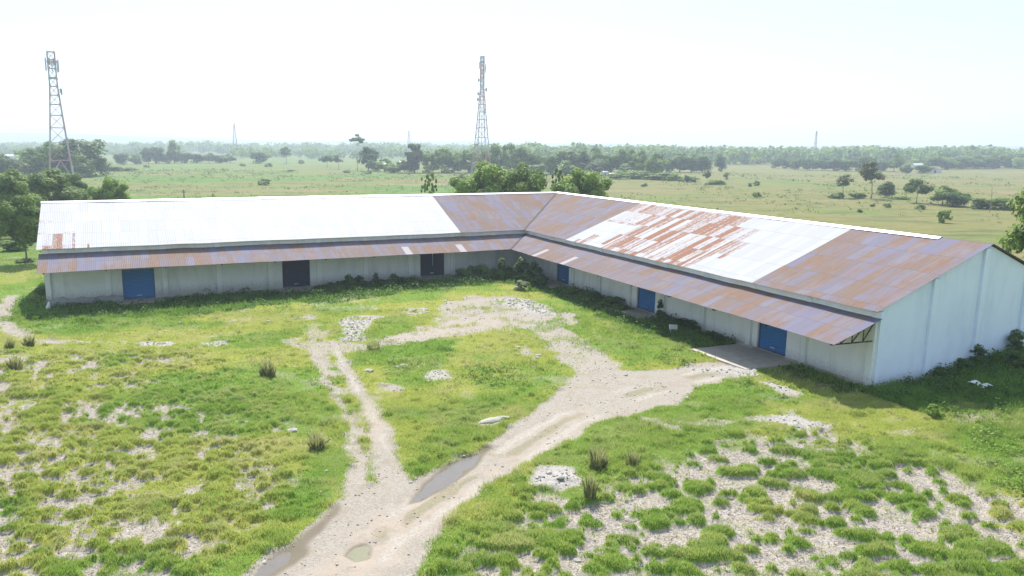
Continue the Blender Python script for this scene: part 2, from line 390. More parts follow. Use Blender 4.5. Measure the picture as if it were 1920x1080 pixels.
# far field patches: coarse stretched noise
far1 = t.noise(t.scale(P, (.011, .02, .02)), 1., 6, .62, .6); far2 = t.noise(t.scale(P, (.05, .16, .1)), 1., 5, .65)
farm = t.math('ADD', t.math('MULTIPLY', far1, .75), t.math('MULTIPLY', far2, .25))
sepP = t.n('SeparateXYZ'); t.set(sepP.inputs[0], P)
dist = t.n('VectorMath', {0: P}, operation='LENGTH').outputs['Value']
isfar = t.step(dist, 85., 135.)
bias = t.math('MULTIPLY', t.step(sepP.outputs[0], -140., 160.), .13)
fcol = t.mix(t.step(t.math('ADD', farm, bias), .47, .57), (.085, .175, .026), (.165, .158, .052))
fcol = t.mix(t.math('MULTIPLY', t.step(far2, .50, .62), .65), fcol, (.055, .09, .024))
fcol = t.mix(t.math('MULTIPLY', t.step(t.noise(t.scale(P, (.012, .05, .03)), 1., 4, .6), .55, .64), .65), fcol, (.23, .17, .095))
gl = t.math('ADD', s1.outputs[2], t.math('MULTIPLY', t.math('SUBTRACT', mid, .5), .9))
gcol = t.mix(t.step(gl, .15, .85), (.23, .24, .042), (.10, .20, .022))
gcol = t.mix(t.math('MULTIPLY', t.step(t.noise(P, .8, 6, .7), .52, .70), .55), gcol, (.28, .235, .09))
gcol = t.mix(s2.outputs[2] if False else t.math('MULTIPLY', A2.outputs['Alpha'], .8), gcol, (.055, .13, .018))
far3 = t.noise(t.scale(P, (.28, .5, .5)), 1., 6, .7)
far4 = t.noise(t.scale(P, (.03, .10, .1)), 1., 6, .72, .8)
fcol = t.mix(t.math('MULTIPLY', t.step(far4, .52, .62), .5), fcol, (.19, .165, .065))
fcol = t.mix(t.math('MULTIPLY', t.step(far4, .46, .36), .5), fcol, (.06, .115, .022))
fcol = t.mix(t.math('MULTIPLY', t.step(far3, .50, .64), .55), fcol, (.055, .085, .02))
fcol = t.mix(t.math('MULTIPLY', t.step(far3, .36, .28), .35), fcol, (.25, .21, .10))
gcol = t.mix(isfar, gcol, fcol)
dry = t.mix(t.step(fine, .35, .68), (.20, .175, .155), (.43, .39, .355))
dry = t.mix(t.math('MULTIPLY', t.step(mid, .45, .65), .35), dry, (.30, .26, .13))
grav = t.mix(t.step(t.math('ADD', t.math('MULTIPLY', grit, .5), t.math('MULTIPLY', fine, .5)), .38, .60), (.215, .19, .16), (.35, .315, .27))
grav = t.mix(t.math('MULTIPLY', t.step(mid, .5, .7), .3), grav, (.30, .25, .18))
grav = t.mix(t.math('MULTIPLY', s2.outputs[0], t.step(mid, .25, .6)), grav, (.345, .29, .238))
rutn = t.noise(P, .55, 5, .65)
grav = t.mix(t.math('MULTIPLY', t.step(rutn, .52, .68), .55), grav, (.235, .195, .14))
grav = t.mix(t.math('MULTIPLY', t.step(t.noise(P, 2.6, 6, .75), .56, .68), .45), grav, (.19, .165, .13))
grav = t.mix(t.math('MULTIPLY', t.step(t.noise(P, .42, 6, .7), .60, .72), .4), grav, (.21, .21, .07))
grav = t.mix(t.math('MULTIPLY', t.step(s2.outputs[2], .58, .95), .75), grav, t.mix(t.step(fine, .35, .62), (.30, .265, .225), (.40, .365, .32)))
grav = t.mix(t.math('MULTIPLY', t.step(s2.outputs[2], .42, .10), .65), grav, t.mix(t.step(fine, .4, .6), (.17, .145, .10), (.225, .215, .11)))
grav = t.mix(s2.outputs[1], grav, t.mix(t.step(fine, .3, .65), (.22, .205, .185), (.40, .38, .35)))
soil = t.mix(ga, dry, gcol); soil = t.mix(pa, soil, grav)
soil = t.mix(t.step(t.math('ADD', A1.outputs['Alpha'], t.math('MULTIPLY', t.math('SUBTRACT', fine, .5), .4)), .3, .9), soil, (.165, .14, .105))
hgt = t.math('ADD', fine, t.math('MULTIPLY', grit, .5))
t.pbsdf(soil, .95, 0, .12, bump=hgt, bstr=.55, bdist=.06)
ground = link('ground', np_mesh('ground', V, Fq, {'m1': m1, 'm2': m2}, smooth=True), t.m)
tag(ground, kind='structure')

# ------------------------------------------------------------------ water lying in the ruts
t = NT('muddy_water')
w_n = t.noise(t.n('NewGeometry').outputs['Position'], 1.2, 3)
t.pbsdf(t.mix(w_n, (.135, .12, .105), (.175, .155, .135)), .09, 0, .4, bump=w_n, bstr=.03)
water_mat = t.m
def puddle(pts, lift):
    """a level sheet a little wider than its hollow; the shore is where it meets the ground"""
    Pw = poly_world(pts); c = Pw.mean(0); d = Pw-c; Pw = c+d*(1+.45/np.linalg.norm(d, axis=1, keepdims=True))
    z = float(np.median(gh(Pw[:, 0], Pw[:, 1], False))) - .062
    m = MB(); m.quad(*[(p[0], p[1], z) for p in Pw]); ob = m.build('puddle', water_mat); tag(ob, kind='structure'); return ob
t = NT('mossy_water')
t.pbsdf(t.mix(t.noise(t.n('NewGeometry').outputs['Position'], 3., 5), (.085, .085, .035), (.15, .145, .075)), .45, 0, .2); moss_mat = t.m
for pts in PUDS: ob = puddle(pts, 0)
ob.data.materials[0] = moss_mat

# ------------------------------------------------------------------ grass
def leaf_mat(name, dark, light, dry=(.30, .25, .09), trans=.35, rough=.6):
    t = NT(name); a = t.attr('tint'); s = t.n('SeparateColor'); t.set(s.inputs[0], a.outputs['Color'])
    c = t.mix(s.outputs[0], dark, light); c = t.mix(s.outputs[1], c, dry)
    d = t.n('BsdfPrincipled', {'Base Color': c, 'Roughness': rough, 'Specular IOR Level': .25})
    tr = t.n('BsdfTranslucent', {'Color': c}); mx = t.n('MixShader', {0: trans})
    t.set(mx.inputs[1], d.outputs[0]); t.set(mx.inputs[2], tr.outputs[0]); t.set(t.out.inputs[0], mx.outputs[0])
    return t.m
grass_mat = leaf_mat('grass_blades', (.165, .315, .036), (.44, .50, .125), (.52, .47, .27), .5)

def blades(x, y, length, width, tint, dryv, lean=.45, base=None):
    n = len(x); z = gh(x, y) if base is None else base
    th = rng.uniform(0, 2*np.pi, n); ln = rng.uniform(.1, 1, n)*lean*length; ph = rng.uniform(0, 2*np.pi, n)
    b = np.stack([x, y, z-.02], -1); sx = np.stack([np.cos(th), np.sin(th), 0*th], -1)*(width/2)[:, None]
    tip = b + np.stack([np.cos(ph)*ln, np.sin(ph)*ln, np.sqrt(np.maximum(length**2-ln**2, .01))], -1)
    V = np.stack([b-sx, b+sx, tip], 1).reshape(-1, 3)
    Fc = np.arange(3*n).reshape(n, 3)
    c = np.stack([tint, dryv, 0*tint, 0*tint+1], -1); c = np.repeat(c, 3, 0)
    return V, Fc, c
def scatter(n, y0, y1, half=.80):
    y = np.sqrt(rng.uniform(y0**2, y1**2, n)); x = (rng.uniform(-1, 1, n)*half+.06)*y
    k = inside(x, y); return x[k], y[k]
Vs = []; Fs = []; Cs = []; off = 0
for n, y0, y1, wd in [(1250000, 23, 46, .026), (620000, 46, 72, .050), (330000, 72, 112, .075)]:
    x, y = scatter(n, y0, y1)
    g = samp(grass, x, y); tm = samp(TUM, x, y); tt = samp(TTINT, x, y); tz = samp(tus, x, y); lu = samp(lush, x, y); wd_ = samp(weed, x, y)
    tz_ = np.where(samp(path, x, y) < .2, tz, 0)
    keep = rng.uniform(0, 1, len(x)) < np.clip(g*1.15-.10, .035*tz_, 1)*np.where(tz > .5, 1, .8)
    x, y, g, tm, tt, tz, lu, wd_ = (q[keep] for q in (x, y, g, tm, tt, tz, lu, wd_))
    n = len(x); r = rng.uniform(.6, 1.35, n)
    big2 = fbm(x/2.5, y/2.5, 15, 3)
    small = fbm(x/.8, y/.6, 36, 3)
    L = r*(.06 + .10*tm + .07*lu*(1-tz) + .16*wd_ + .10*sstep(.5, .75, big2)*(1-tz) + .14*sstep(.52, .72, small)*(1-tz))
    patch = .55*fbm(x/3, y/3, 33, 3)+.45*fbm(x/.55, y/.45, 34, 3); small = fbm(x/.8, y/.6, 36, 3)
    tint = np.clip(.84 - .55*lu + .95*(patch-.5) + rng.normal(0, .16, n) - .55*wd_ + .55*(tt-.55)*np.maximum(tz, .6), 0, 1)
    dryv = np.clip(sstep(.48, .68, fbm(x/1.7, y/1.7, 35, 4))*.5*(1-lu*.7)*(1-wd_) + .12*tz*sstep(.75, 1, tt) + rng.normal(0, .10, n)+.06, 0, .9)
    v, f, c = blades(x, y, L, wd*rng.uniform(.7, 1.3, n), tint, dryv, .75)
    Vs.append(v); Fs.append(f+off); Cs.append(c); off += len(v)
o = link('grass', np_mesh('grass', np.concatenate(Vs), np.concatenate(Fs), {'tint': np.concatenate(Cs)}), grass_mat)
tag(o, 'short yellow green grass and tussocks covering the yard', 'grass', kind='stuff')

def leaf_quads(p, n, size, asp=.6):
    """rhombic leaves at p facing n"""
    k = len(p); n = n/(np.linalg.norm(n, axis=1, keepdims=True)+1e-9)
    r = rng.normal(size=(k, 3)); t1 = np.cross(n, r); t1 /= np.linalg.norm(t1, axis=1, keepdims=True)+1e-9; t2 = np.cross(n, t1)
    s = size[:, None]
    q = np.stack([p-t1*s, p-t2*s*asp, p+t1*s, p+t2*s*asp], 1).reshape(-1, 3)
    return q, np.arange(4*k).reshape(k, 4)
weed_mat = leaf_mat('weed_leaves', (.036, .10, .015), (.13, .24, .032), (.26, .26, .08), .42)
x, y = scatter(700000, 40, 112, .84)
wv = samp(weed, x, y); keep = rng.uniform(0, 1, len(x)) < wv*.95; x, y, wv = x[keep], y[keep], wv[keep]
hv = fbm(x/1.3, y/1.3, 8, 4)
p = np.stack([x, y, gh(x, y)+rng.uniform(.02, 1, len(x))*(.08+.75*sstep(.4, .75, hv))*wv], -1)
q, f = leaf_quads(p, rng.normal(size=(len(p), 3))*.6+np.array([0, 0, 1.]), rng.uniform(.05, .14, len(p)))
tn = np.clip(.35+1.4*(fbm(x/.9, y/.9, 18, 3)-.5)+rng.normal(0, .15, len(p)), 0, 1)
o = link('wall_weeds', np_mesh('wall_weeds', q, f, {'tint': np.repeat(np.stack([tn, 0*tn+.05, 0*tn, 0*tn+1], -1), 4, 0)}), weed_mat)
tag(o, 'dark leafy weeds growing along the foot of the warehouse walls', 'weeds', kind='stuff')

fresh_mat = leaf_mat('creeper_leaves', (.10, .22, .022), (.28, .40, .06), (.35, .36, .10), .45)
crp = np.zeros(XX.shape)
for pts in [[(1800,800),(1925,780),(1990,860),(1960,940),(1900,950),(1860,900)], [(845,695),(880,690),(960,690),(985,705),(960,728),(890,730)], [(735,680),(770,684),(760,700),(728,698)], [(1400,720),(1470,745),(1500,760),(1420,750)], [(1240,660),(1330,690),(1300,700),(1200,670)]]:
    crp = np.maximum(crp, mask(pts, .8, 1.0))
crp *= (1-path)*sstep(.40, .55, fbm(XX/.8, YY/.8, 66, 4))
x, y = scatter(420000, 30, 70, .84); cv = samp(crp, x, y); keep = rng.uniform(0, 1, len(x)) < cv; x, y = x[keep], y[keep]
p = np.stack([x, y, gh(x, y)+rng.uniform(.03, 1, len(x))*(.10+.45*sstep(.42, .7, fbm(x/.7, y/.7, 68, 3)))], -1)
q, f = leaf_quads(p, rng.normal(size=(len(p), 3))*.5+np.array([0, 0, 1.]), rng.uniform(.04, .11, len(p)))
tn = np.clip(rng.normal(.5, .22, len(p)), 0, 1)
o = link('creeper', np_mesh('creeper', q, f, {'tint': np.repeat(np.stack([tn, 0*tn+.05, 0*tn, 0*tn+1], -1), 4, 0)}), fresh_mat)
tag(o, 'bright green leafy creepers and herbs patched through the grass', 'creepers', kind='stuff')

# rank tufts and scrub speckling the open fields
n = 6500; yy = np.sqrt(rng.uniform(105**2, 480**2, n)); xx = (rng.uniform(-1, 1, n)*.82+.05)*yy
k = fbm(xx/22, yy/40, 71, 4) > .48; xx, yy = xx[k], yy[k]; wL = (xx-CX)*nL[0]+(yy-CY)*nL[1]; wR = (xx-CX)*nR[0]+(yy-CY)*nR[1]
k = ~((wL > WB-3) & (wR > WB-3)); xx, yy = xx[k], yy[k]; n = len(xx); m = 9
sz = rng.uniform(.2, .75, n)**1.3*(.6+yy/300); c = np.stack([xx, yy, gh(xx, yy)], -1)[:, None, :]
p = (c + rng.normal(size=(n, m, 3))*np.array([.9, .9, .28])*sz[:, None, None]+np.array([0, 0, .22])*sz[:, None, None]).reshape(-1, 3)
q, f = leaf_quads(p, rng.normal(size=(n*m, 3))*.6+np.array([0, 0, 1.]), np.repeat(sz, m)*rng.uniform(.25, .5, n*m))
tn = np.clip(np.repeat(rng.uniform(0, 1, n), m)+rng.normal(0, .1, n*m), 0, 1); dv = np.clip(np.repeat(rng.uniform(-.5, .7, n), m), 0, 1)
o = link('field_scrub', np_mesh('field_scrub', q, f, {'tint': np.repeat(np.stack([tn, dv, 0*tn, 0*tn+1], -1), 4, 0)}), weed_mat)
tag(o, 'small rank tufts speckling the open fields behind the warehouse', 'scrub', kind='stuff')

# straw and twig litter on the bare ground
litter_mat = leaf_mat('straw_litter', (.07, .055, .045), (.50, .45, .38), (.50, .45, .38), 0.0, .9)
x, y = scatter(200000, 23, 58)
tz = samp(tus, x, y)*(1-np.clip(samp(tu, x, y), 0, 1)); keep = rng.uniform(0, 1, len(x)) < tz*.9; x, y = x[keep], y[keep]; n = len(x)
th = rng.normal(.5, .9, n); L = rng.uniform(.06, .28, n); d = np.stack([np.cos(th), np.sin(th), rng.normal(0, .15, n)], -1)*L[:, None]
s_ = np.stack([-np.sin(th), np.cos(th), 0*th], -1)*rng.uniform(.006, .016, n)[:, None]
b = np.stack([x, y, gh(x, y)+.02], -1)
V = np.stack([b-s_, b+s_, b+d], 1).reshape(-1, 3); tn = (rng.uniform(0, 1, n) > .42)*rng.uniform(.5, 1, n)
o = link('straw_litter', np_mesh('straw_litter', V, np.arange(3*n).reshape(n, 3), {'tint': np.repeat(np.stack([tn, 0*tn, 0*tn, 0*tn+1], -1), 3, 0)}), litter_mat)
tag(o, 'dry straw and dark twigs scattered on the bare soil', 'litter', kind='stuff')

# gravel chips along the track
stone_mat = leaf_mat('gravel_chips', (.27, .245, .215), (.46, .44, .41), (.4, .33, .25), 0.0, .9)
x, y = scatter(130000, 24, 95, .6)
pv = samp(path, x, y); rv = samp(rubble, x, y); wv = samp(wet, x, y)
keep = rng.uniform(0, 1, len(x)) < np.clip(pv*.30*(fbm(x/1.5, y/1.5, 6, 3) > .5)+rv*.55, 0, 1)*(1-wv); x, y, rv = x[keep], y[keep], rv[keep]; n = len(x)
sz = .012+.05*rng.uniform(0, 1, n)**2.5*(1+.5*rv)*(.7+y/90)
ctr = np.stack([x, y, gh(x, y)+sz*.3], -1)
oct_ = np.array([[1,0,0],[0,1,0],[-1,0,0],[0,-1,0],[0,0,.8],[0,0,-.8]])
V = ctr[:, None, :]+oct_[None]*sz[:, None, None]*rng.uniform(.6, 1.3, (n, 6, 1))
Fo = np.array([[0,1,4],[1,2,4],[2,3,4],[3,0,4],[1,0,5],[2,1,5],[3,2,5],[0,3,5]])
tn = rng.uniform(0, 1, n)**.8; ty = rng.uniform(0, .5, n)*(1-rv)
o = link('gravel', np_mesh('gravel', V.reshape(-1, 3), (Fo[None]+6*np.arange(n)[:, None, None]).reshape(-1, 3), {'tint': np.repeat(np.stack([tn, ty, 0*tn, 0*tn+1], -1), 6, 0)}), stone_mat)
tag(o, 'loose pale gravel strewn over the track and rubble patches', 'gravel', kind='stuff')
# ------------------------------------------------------------------ warehouse materials
def wall_paint(name, c, stain):
    t = NT(name); P = t.n('NewGeometry').outputs['Position']
    big = t.noise(P, .35, 5, .6); st = t.noise(t.scale(P, (.7, .7, .16)), 1.1, 6, .7); fi = t.noise(P, 7, 5, .7)
    sp = t.n('SeparateXYZ'); t.set(sp.inputs[0], P)
    low = t.math('SUBTRACT', 1.0, t.step(t.math('ADD', sp.outputs[2], t.math('MULTIPLY', t.math('SUBTRACT', fi, .5), -1.4)), -.1, 1.1))
    k = t.mix(t.math('MULTIPLY', t.step(st, .44, .70), .65), c, stain)
    k = t.mix(t.math('MULTIPLY', t.step(big, .5, .7), .25), k, stain)
    k = t.mix(t.math('MULTIPLY', t.step(fi, .62, .72), .45), k, (.40, .39, .36))
    k = t.mix(t.math('MULTIPLY', low, .7), k, (.30, .285, .24))
    t.pbsdf(k, .85, 0, .2, bump=fi, bstr=.15, bdist=.02); return t.m
M_wall = wall_paint('painted_wall', (.74, .76, .73), (.54, .56, .53))
M_wallR = wall_paint('painted_wall_lit', (.86, .865, .835), (.66, .675, .64))  # same paint as the left wing; brighter light on this wing painted in
M_gable = wall_paint('painted_gable', (.73, .815, .94), (.60, .685, .81))
M_pil = wall_paint('painted_pilaster', (.80, .82, .80), (.64, .67, .65))
M_conc = simple('weathered_concrete', (.40, .36, .31), .9, 0, .4, 1.8)
M_plinth = simple('cracked_plinth', (.30, .295, .28), .95, 0, .5, 2.5)
M_blue = simple('blue_shutter_paint', (.018, .15, .38), .5, .0, .18, .8)
M_navy = simple('dark_navy_shutter_paint', (.012, .020, .045), .6, .0, .25, .8)
M_frame = simple('shutter_guide_steel', (.10, .12, .15), .6, .4)
M_steel = simple('dark_truss_steel', (.035, .034, .034), .7, .3)
M_cap = simple('pale_ridge_metal', (.70, .71, .73), .42, .45, .12)
M_capr = simple('dull_ridge_metal', (.22, .19, .21), .6, .3, .3)

def roof_mat(name, seed, white=None, rust=None, w_row=2.4, sheet=.85, wb=.5, shine=.3):
    t = NT(name); uv = t.n('UVMap', uv_map='UVMap').outputs[0]
    s = t.n('SeparateXYZ'); t.set(s.inputs[0], uv); U, Vv = s.outputs[0], s.outputs[1]
    fine = t.noise(t.scale(uv, (2.2, .35, 1)), 3., 6, .65); blot = t.noise(t.scale(uv, (1, .5, 1)), .55, 6, .65)
    row = t.math('FLOOR', t.math('DIVIDE', Vv, w_row))
    offs = t.math('MULTIPLY', t.n('TexWhiteNoise', {'W': t.math('ADD', row, seed+.5)}, noise_dimensions='1D').outputs[0], .6)
    cx = t.math('FLOOR', t.math('DIVIDE', t.math('ADD', U, offs), sheet))
    vec = t.n('CombineXYZ', {0: cx, 1: row, 2: float(seed)})
    wn = t.n('TexWhiteNoise', {'Vector': vec.outputs[0]}, noise_dimensions='3D'); h1 = wn.outputs[0]
    hs = t.n('SeparateColor'); t.set(hs.inputs[0], wn.outputs[1]); h2, h3, h4 = hs.outputs
    # neighbouring sheets come in runs of the same age
    cluster = t.noise(t.scale(uv, (.30, .24, 1)), 1., 3, .6)
    streak = t.noise(t.scale(uv, (1.9, .16, 1)), 1., 5, .62)
    rustv = t.math('ADD', t.math('MULTIPLY', t.math('SUBTRACT', cluster, .5), 1.7), t.math('ADD', t.math('MULTIPLY', t.math('SUBTRACT', h1, .5), .62), t.math('MULTIPLY', t.math('SUBTRACT', streak, .46), 1.5)))
    rustv = t.math('ADD', rustv, t.math('MULTIPLY', t.math('SUBTRACT', fine, .5), .9))
    zinc = t.mix(h2, (.165, .158, .225), (.215, .205, .245)); zinc = t.mix(t.math('MULTIPLY', t.step(h3, .5, .9), .7), zinc, (.165, .14, .155))
    rc = t.mix(h4, (.205, .128, .092), (.185, .138, .115)); rc = t.mix(t.step(fine, .5, .75), rc, (.20, .10, .065))
    c = t.mix(t.step(rustv, -.36, .44), zinc, rc)
    c = t.mix(t.math('MULTIPLY', t.step(blot, .55, .75), .35), c, (.21, .19, .19))
    metal = 0.0; rough = .8
    mfac = t.math('MULTIPLY', t.math('GREATER_THAN', h1, .996), .5)
    c = t.mix(mfac, c, (.55, .56, .62))
    if white:
        w = t.math('MULTIPLY', t.math('GREATER_THAN', U, white[0]), t.math('LESS_THAN', U, white[1]))
        wc = t.mix(h2, (wb*1.04, wb*1.05, wb*1.09), (wb*.94, wb*.95, wb*1.02)); rz = 0.0
        for (ua, ub, va, vb, amt, stripe) in rust or []:
            z = t.math('MULTIPLY', t.math('MULTIPLY', t.math('GREATER_THAN', U, ua), t.math('LESS_THAN', U, ub)),
                       t.math('MULTIPLY', t.math('GREATER_THAN', Vv, va), t.math('LESS_THAN', Vv, vb)))
            n = t.noise(t.scale(uv, (2.2, .6, 1)), 4.6, 7, .85); n2 = t.noise(t.scale(uv, (2.6, .06, 1)), 1.0, 3, .6)
            f = t.math('ADD', t.math('MULTIPLY', n, 1-stripe), t.math('MULTIPLY', n2, stripe))
            f = t.math('ADD', f, t.math('MULTIPLY', t.math('SUBTRACT', h3, .5), .17))
            z = t.math('MULTIPLY', z, t.step(f, .60-amt, .68-amt)); rz = t.math('MAXIMUM', z, rz)
        wc = t.mix(rz, wc, t.mix(fine, (.29, .145, .09), (.22, .105, .065)))
        c = t.mix(w, c, wc)
        wclean = t.math('MULTIPLY', w, t.math('SUBTRACT', 1.0, rz))
        metal = t.math('MULTIPLY_ADD', wclean, shine, .0); rough = t.math('MULTIPLY_ADD', wclean, -1.27*shine, .8)
    lap = t.math('LESS_THAN', t.math('FRACT', t.math('DIVIDE', Vv, w_row)), .022)
    seam = t.math('LESS_THAN', t.math('FRACT', t.math('DIVIDE', t.math('ADD', U, offs), sheet)), .045)
    wl = t.math('MULTIPLY_ADD', wclean, -.42, 1.0) if white else 1.0
    c = t.mix(t.math('MULTIPLY', t.math('MULTIPLY', lap, .5), wl), c, (.10, .085, .08))
    c = t.mix(t.math('MULTIPLY', t.math('MULTIPLY', seam, .35), wl), c, (.12, .10, .10))
    c = t.mix(t.math('MULTIPLY', t.step(fine, .70, .78), .5), c, (.12, .08, .06))
    t.pbsdf(c, rough, metal, .12, bump=fine, bstr=.12, bdist=.01); return t.m
M_roofL = roof_mat('new_and_rusted_sheets', 3, (8.7, 99), [(48.6, 60, 6.8, 99, .10, .25), (50.4, 60, 4, 99, .06, .2), (46.5, 49, 8.0, 99, -.02, .9)], wb=.412, shine=.08)
M_roofR = roof_mat('patched_rusted_sheets', 11, (10.8, 39.8), [(11.2, 29, .5, 5.2, .135, .25), (10.8, 16, 0, 4.6, .09, .25), (17, 32, 5.0, 99, .145, .45), (20, 33.5, 2.4, 8, .125, .4), (12.5, 15, 8.2, 99, .08, .9)], wb=.40, shine=.04)
M_can = roof_mat('rusted_canopy_sheets', 23, None, None, 2.05, .8)

# ------------------------------------------------------------------ the warehouse
wh = empty('warehouse', C0, 'long L-shaped white warehouse with patched rusty tin roofs and blue shutters around a grassy yard', 'warehouse')
def P3(w_, u, w, z):
    e, n = (eL, nL) if w_ == 'L' else (eR, nR); q = e*u + n*w; return np.array([q[0], q[1], z])
pitch_z = (ZR-ZE)/(WR+WE)
def zfront(w): return ZE + (WE-w)*pitch_z
def zback(w): return ZR - (-WR-w)*pitch_z
def zcan(w): return ZCI + (ZCO-ZCI)*w/WC
def slope(name, wing, kv, wlo, whi, zf, uend, mat, ref, nrow, sag, label=None):
    """corrugated sheeting; every column runs down the slope, mitred at the valley"""
    umin = min(kv*wlo, kv*whi); du_ = .04; us = np.arange(umin, uend+1e-6, du_)
    cols = []; 
    for u in us:
        top, bot = wlo, whi
        lim = u/kv
        if kv > 0: bot = min(whi, lim)
        if bot-top < .02: cols.append(None); continue
        cols.append((top, bot))
    V = []; UV = []; ids = []
    for i, u in enumerate(us):
        if cols[i] is None: ids.append(None); continue
        a, b = cols[i]; ids.append(len(V))
        for j in range(nrow+1):
            w = a+(b-a)*j/nrow
            z = zf(w) + .016*math.cos(2*math.pi*u/.16) + sag*(vnoise(np.array([u/2.3]), np.array([w/1.7]), 4)[0]-.5)
            d = abs(w-ref)*math.sqrt(1+pitch_z**2)
            V.append(P3(wing, u, w, z)); UV.append((u, d))
    Fc = []
    for i in range(len(us)-1):
        if ids[i] is None or ids[i+1] is None: continue
        for j in range(nrow):
            Fc.append((ids[i]+j, ids[i]+j+1, ids[i+1]+j+1, ids[i+1]+j))
    o = link(name, np_mesh(name, np.array(V), np.array(Fc), uv=np.array(UV), smooth=True), mat, wh)
    if label: o['label'] = label
    return o
UEL, UER = LEND+.45, REND+.3
roofs = {}
for wing, kv, ue, m, lf in (('L', kL, UEL, M_roofL, 'gleaming new white sheets over the left wing'), ('R', kR, UER, M_roofR, 'patchwork roof of rust streaked and white sheets over the right wing')):
    roofs[wing] = slope('roof', wing, kv, -WR, WE, zfront, ue, m, -WR, 8, .05, lf)
    slope('roof', wing, kv, -(2*WR+WE), -WR, zback, ue, m, -WR, 4, .05)
    # ridge capping
    mb = MB(); u0 = kv*-WR
    for a, b in ([(u0, ue)] if wing == 'L' else [(u0, 47.2)]):
        for sgn in (-1, 1):
            q = [P3(wing, a, -WR, ZR+.075), P3(wing, b, -WR, ZR+.075), P3(wing, b, -WR+sgn*.32, ZR+.06-.32*pitch_z), P3(wing, a, -WR+sgn*.32, ZR+.06-.32*pitch_z)]
            mb.quad(*q)
    mb.build('ridge_cap', M_cap, wh)
for wing, kv, ue in (('L', kL, UEL-.15), ('R', kR, UER)):
    cn = slope('canopy', wing, kv, .02, WC, zcan, ue, M_can, 0, 5, .06)
    # valley-to-wall trusses under the canopy
    us = ([l0+k*bL for k in range(10)] if wing == 'L' else [r0+k*bR for k in range(8)]+[REND-.12])
    for u in us:
        mb = MB(); T = lambda w, z: P3(wing, u, w, z)
        zb_ = ZCO-.12
        mb.bar(T(.06, zcan(.06)-.09), T(WC-.08, zcan(WC-.08)-.09), .07); mb.bar(T(.06, zb_-.05), T(WC-.15, zb_), .07)
        mb.bar(T(.09, zb_-.22), T(.09, zcan(.1)-.1), .08)
        for w0, w1 in ((.1, 1.0), (1.0, 1.9), (1.9, 2.8)):
            mb.bar(T(w0, zcan(w0)-.12), T(w1, zb_), .05); mb.bar(T(w1, zb_), T(w1, zcan(w1)-.1), .05)
        tr = mb.build('canopy_truss', M_steel, wh)
    mb = MB()      # purlins and eave lip
    for w in (.9, 2.1, 3.55):
        mb.bar(P3(wing, kv*w+.1, w, zcan(w)-.07), P3(wing, ue-.25, w, zcan(w)-.07), .05)
    mb.build('canopy_purlin', M_steel, wh)

zg = -1.1
def wing_walls(wing, kv, uend, doors, dw_=2.95, dh=3.02):
    """front wall with shutter openings"""
    mb = MB(); ztop = 4.98; e = []
    u = -0.0
    for c in sorted(doors): e += [c-dw_/2, c+dw_/2]
    edges = [0.0]+e+[uend]
    for i in range(len(edges)-1):
        a, b = edges[i], edges[i+1]
        if i % 2 == 0:
            mb.quad(P3(wing, a, 0, zg), P3(wing, b, 0, zg), P3(wing, b, 0, ztop), P3(wing, a, 0, ztop))
        else:
            f = float(door_floor(wing, (a+b)/2)); zt = f+dh
            mb.quad(P3(wing, a, 0, zt), P3(wing, b, 0, zt), P3(wing, b, 0, ztop), P3(wing, a, 0, ztop))
            mb.quad(P3(wing, a, 0, zg), P3(wing, b, 0, zg), P3(wing, b, 0, f), P3(wing, a, 0, f))
            for s_ in (a, b): mb.quad(P3(wing, s_, 0, f), P3(wing, s_, -.35, f), P3(wing, s_, -.35, zt), P3(wing, s_, 0, zt))
            mb.quad(P3(wing, a, 0, zt), P3(wing, b, 0, zt), P3(wing, b, -.35, zt), P3(wing, a, -.35, zt))
            mb.quad(P3(wing, a, 0, f), P3(wing, b, 0, f), P3(wing, b, -.35, f), P3(wing, a, -.35, f))
    return mb.build('wall', M_wall if wing == 'L' else M_wallR, wh)
def ground_at(wing, u, w):
    q = P3(wing, u, w, 0)+C0; return float(gh(q[0], q[1], False))
def door_floor(wing, u): return ground_at(wing, u, .4)+.16
wing_walls('L', kL, LEND, DOORS_L); wing_walls('R', kR, REND, DOORS_R)
def gable(wing, uend, mat, label):
    mb = MB()
    ws = [0, -WR, WB]
    pts = [P3(wing, uend, 0, zg), P3(wing, uend, WB, zg), P3(wing, uend, WB, 4.95), P3(wing, uend, -WR, ZR-.08), P3(wing, uend, 0, zfront(0)-.08)]
    mb.quad(*pts); return mb.build('wall', mat, wh, label=label)
gable('L', LEND, M_gable, 'left end gable wall'); gable('R', REND, M_gable, 'pale blue right gable wall')
mb = MB()
for wing, kv, ue in (('L', kL, LEND), ('R', kR, REND)):
    mb.quad(P3(wing, kv*WB, WB, zg), P3(wing, ue, WB, zg), P3(wing, ue, WB, 4.95), P3(wing, kv*WB, WB, 4.95))
mb.build('wall', M_wall, wh)
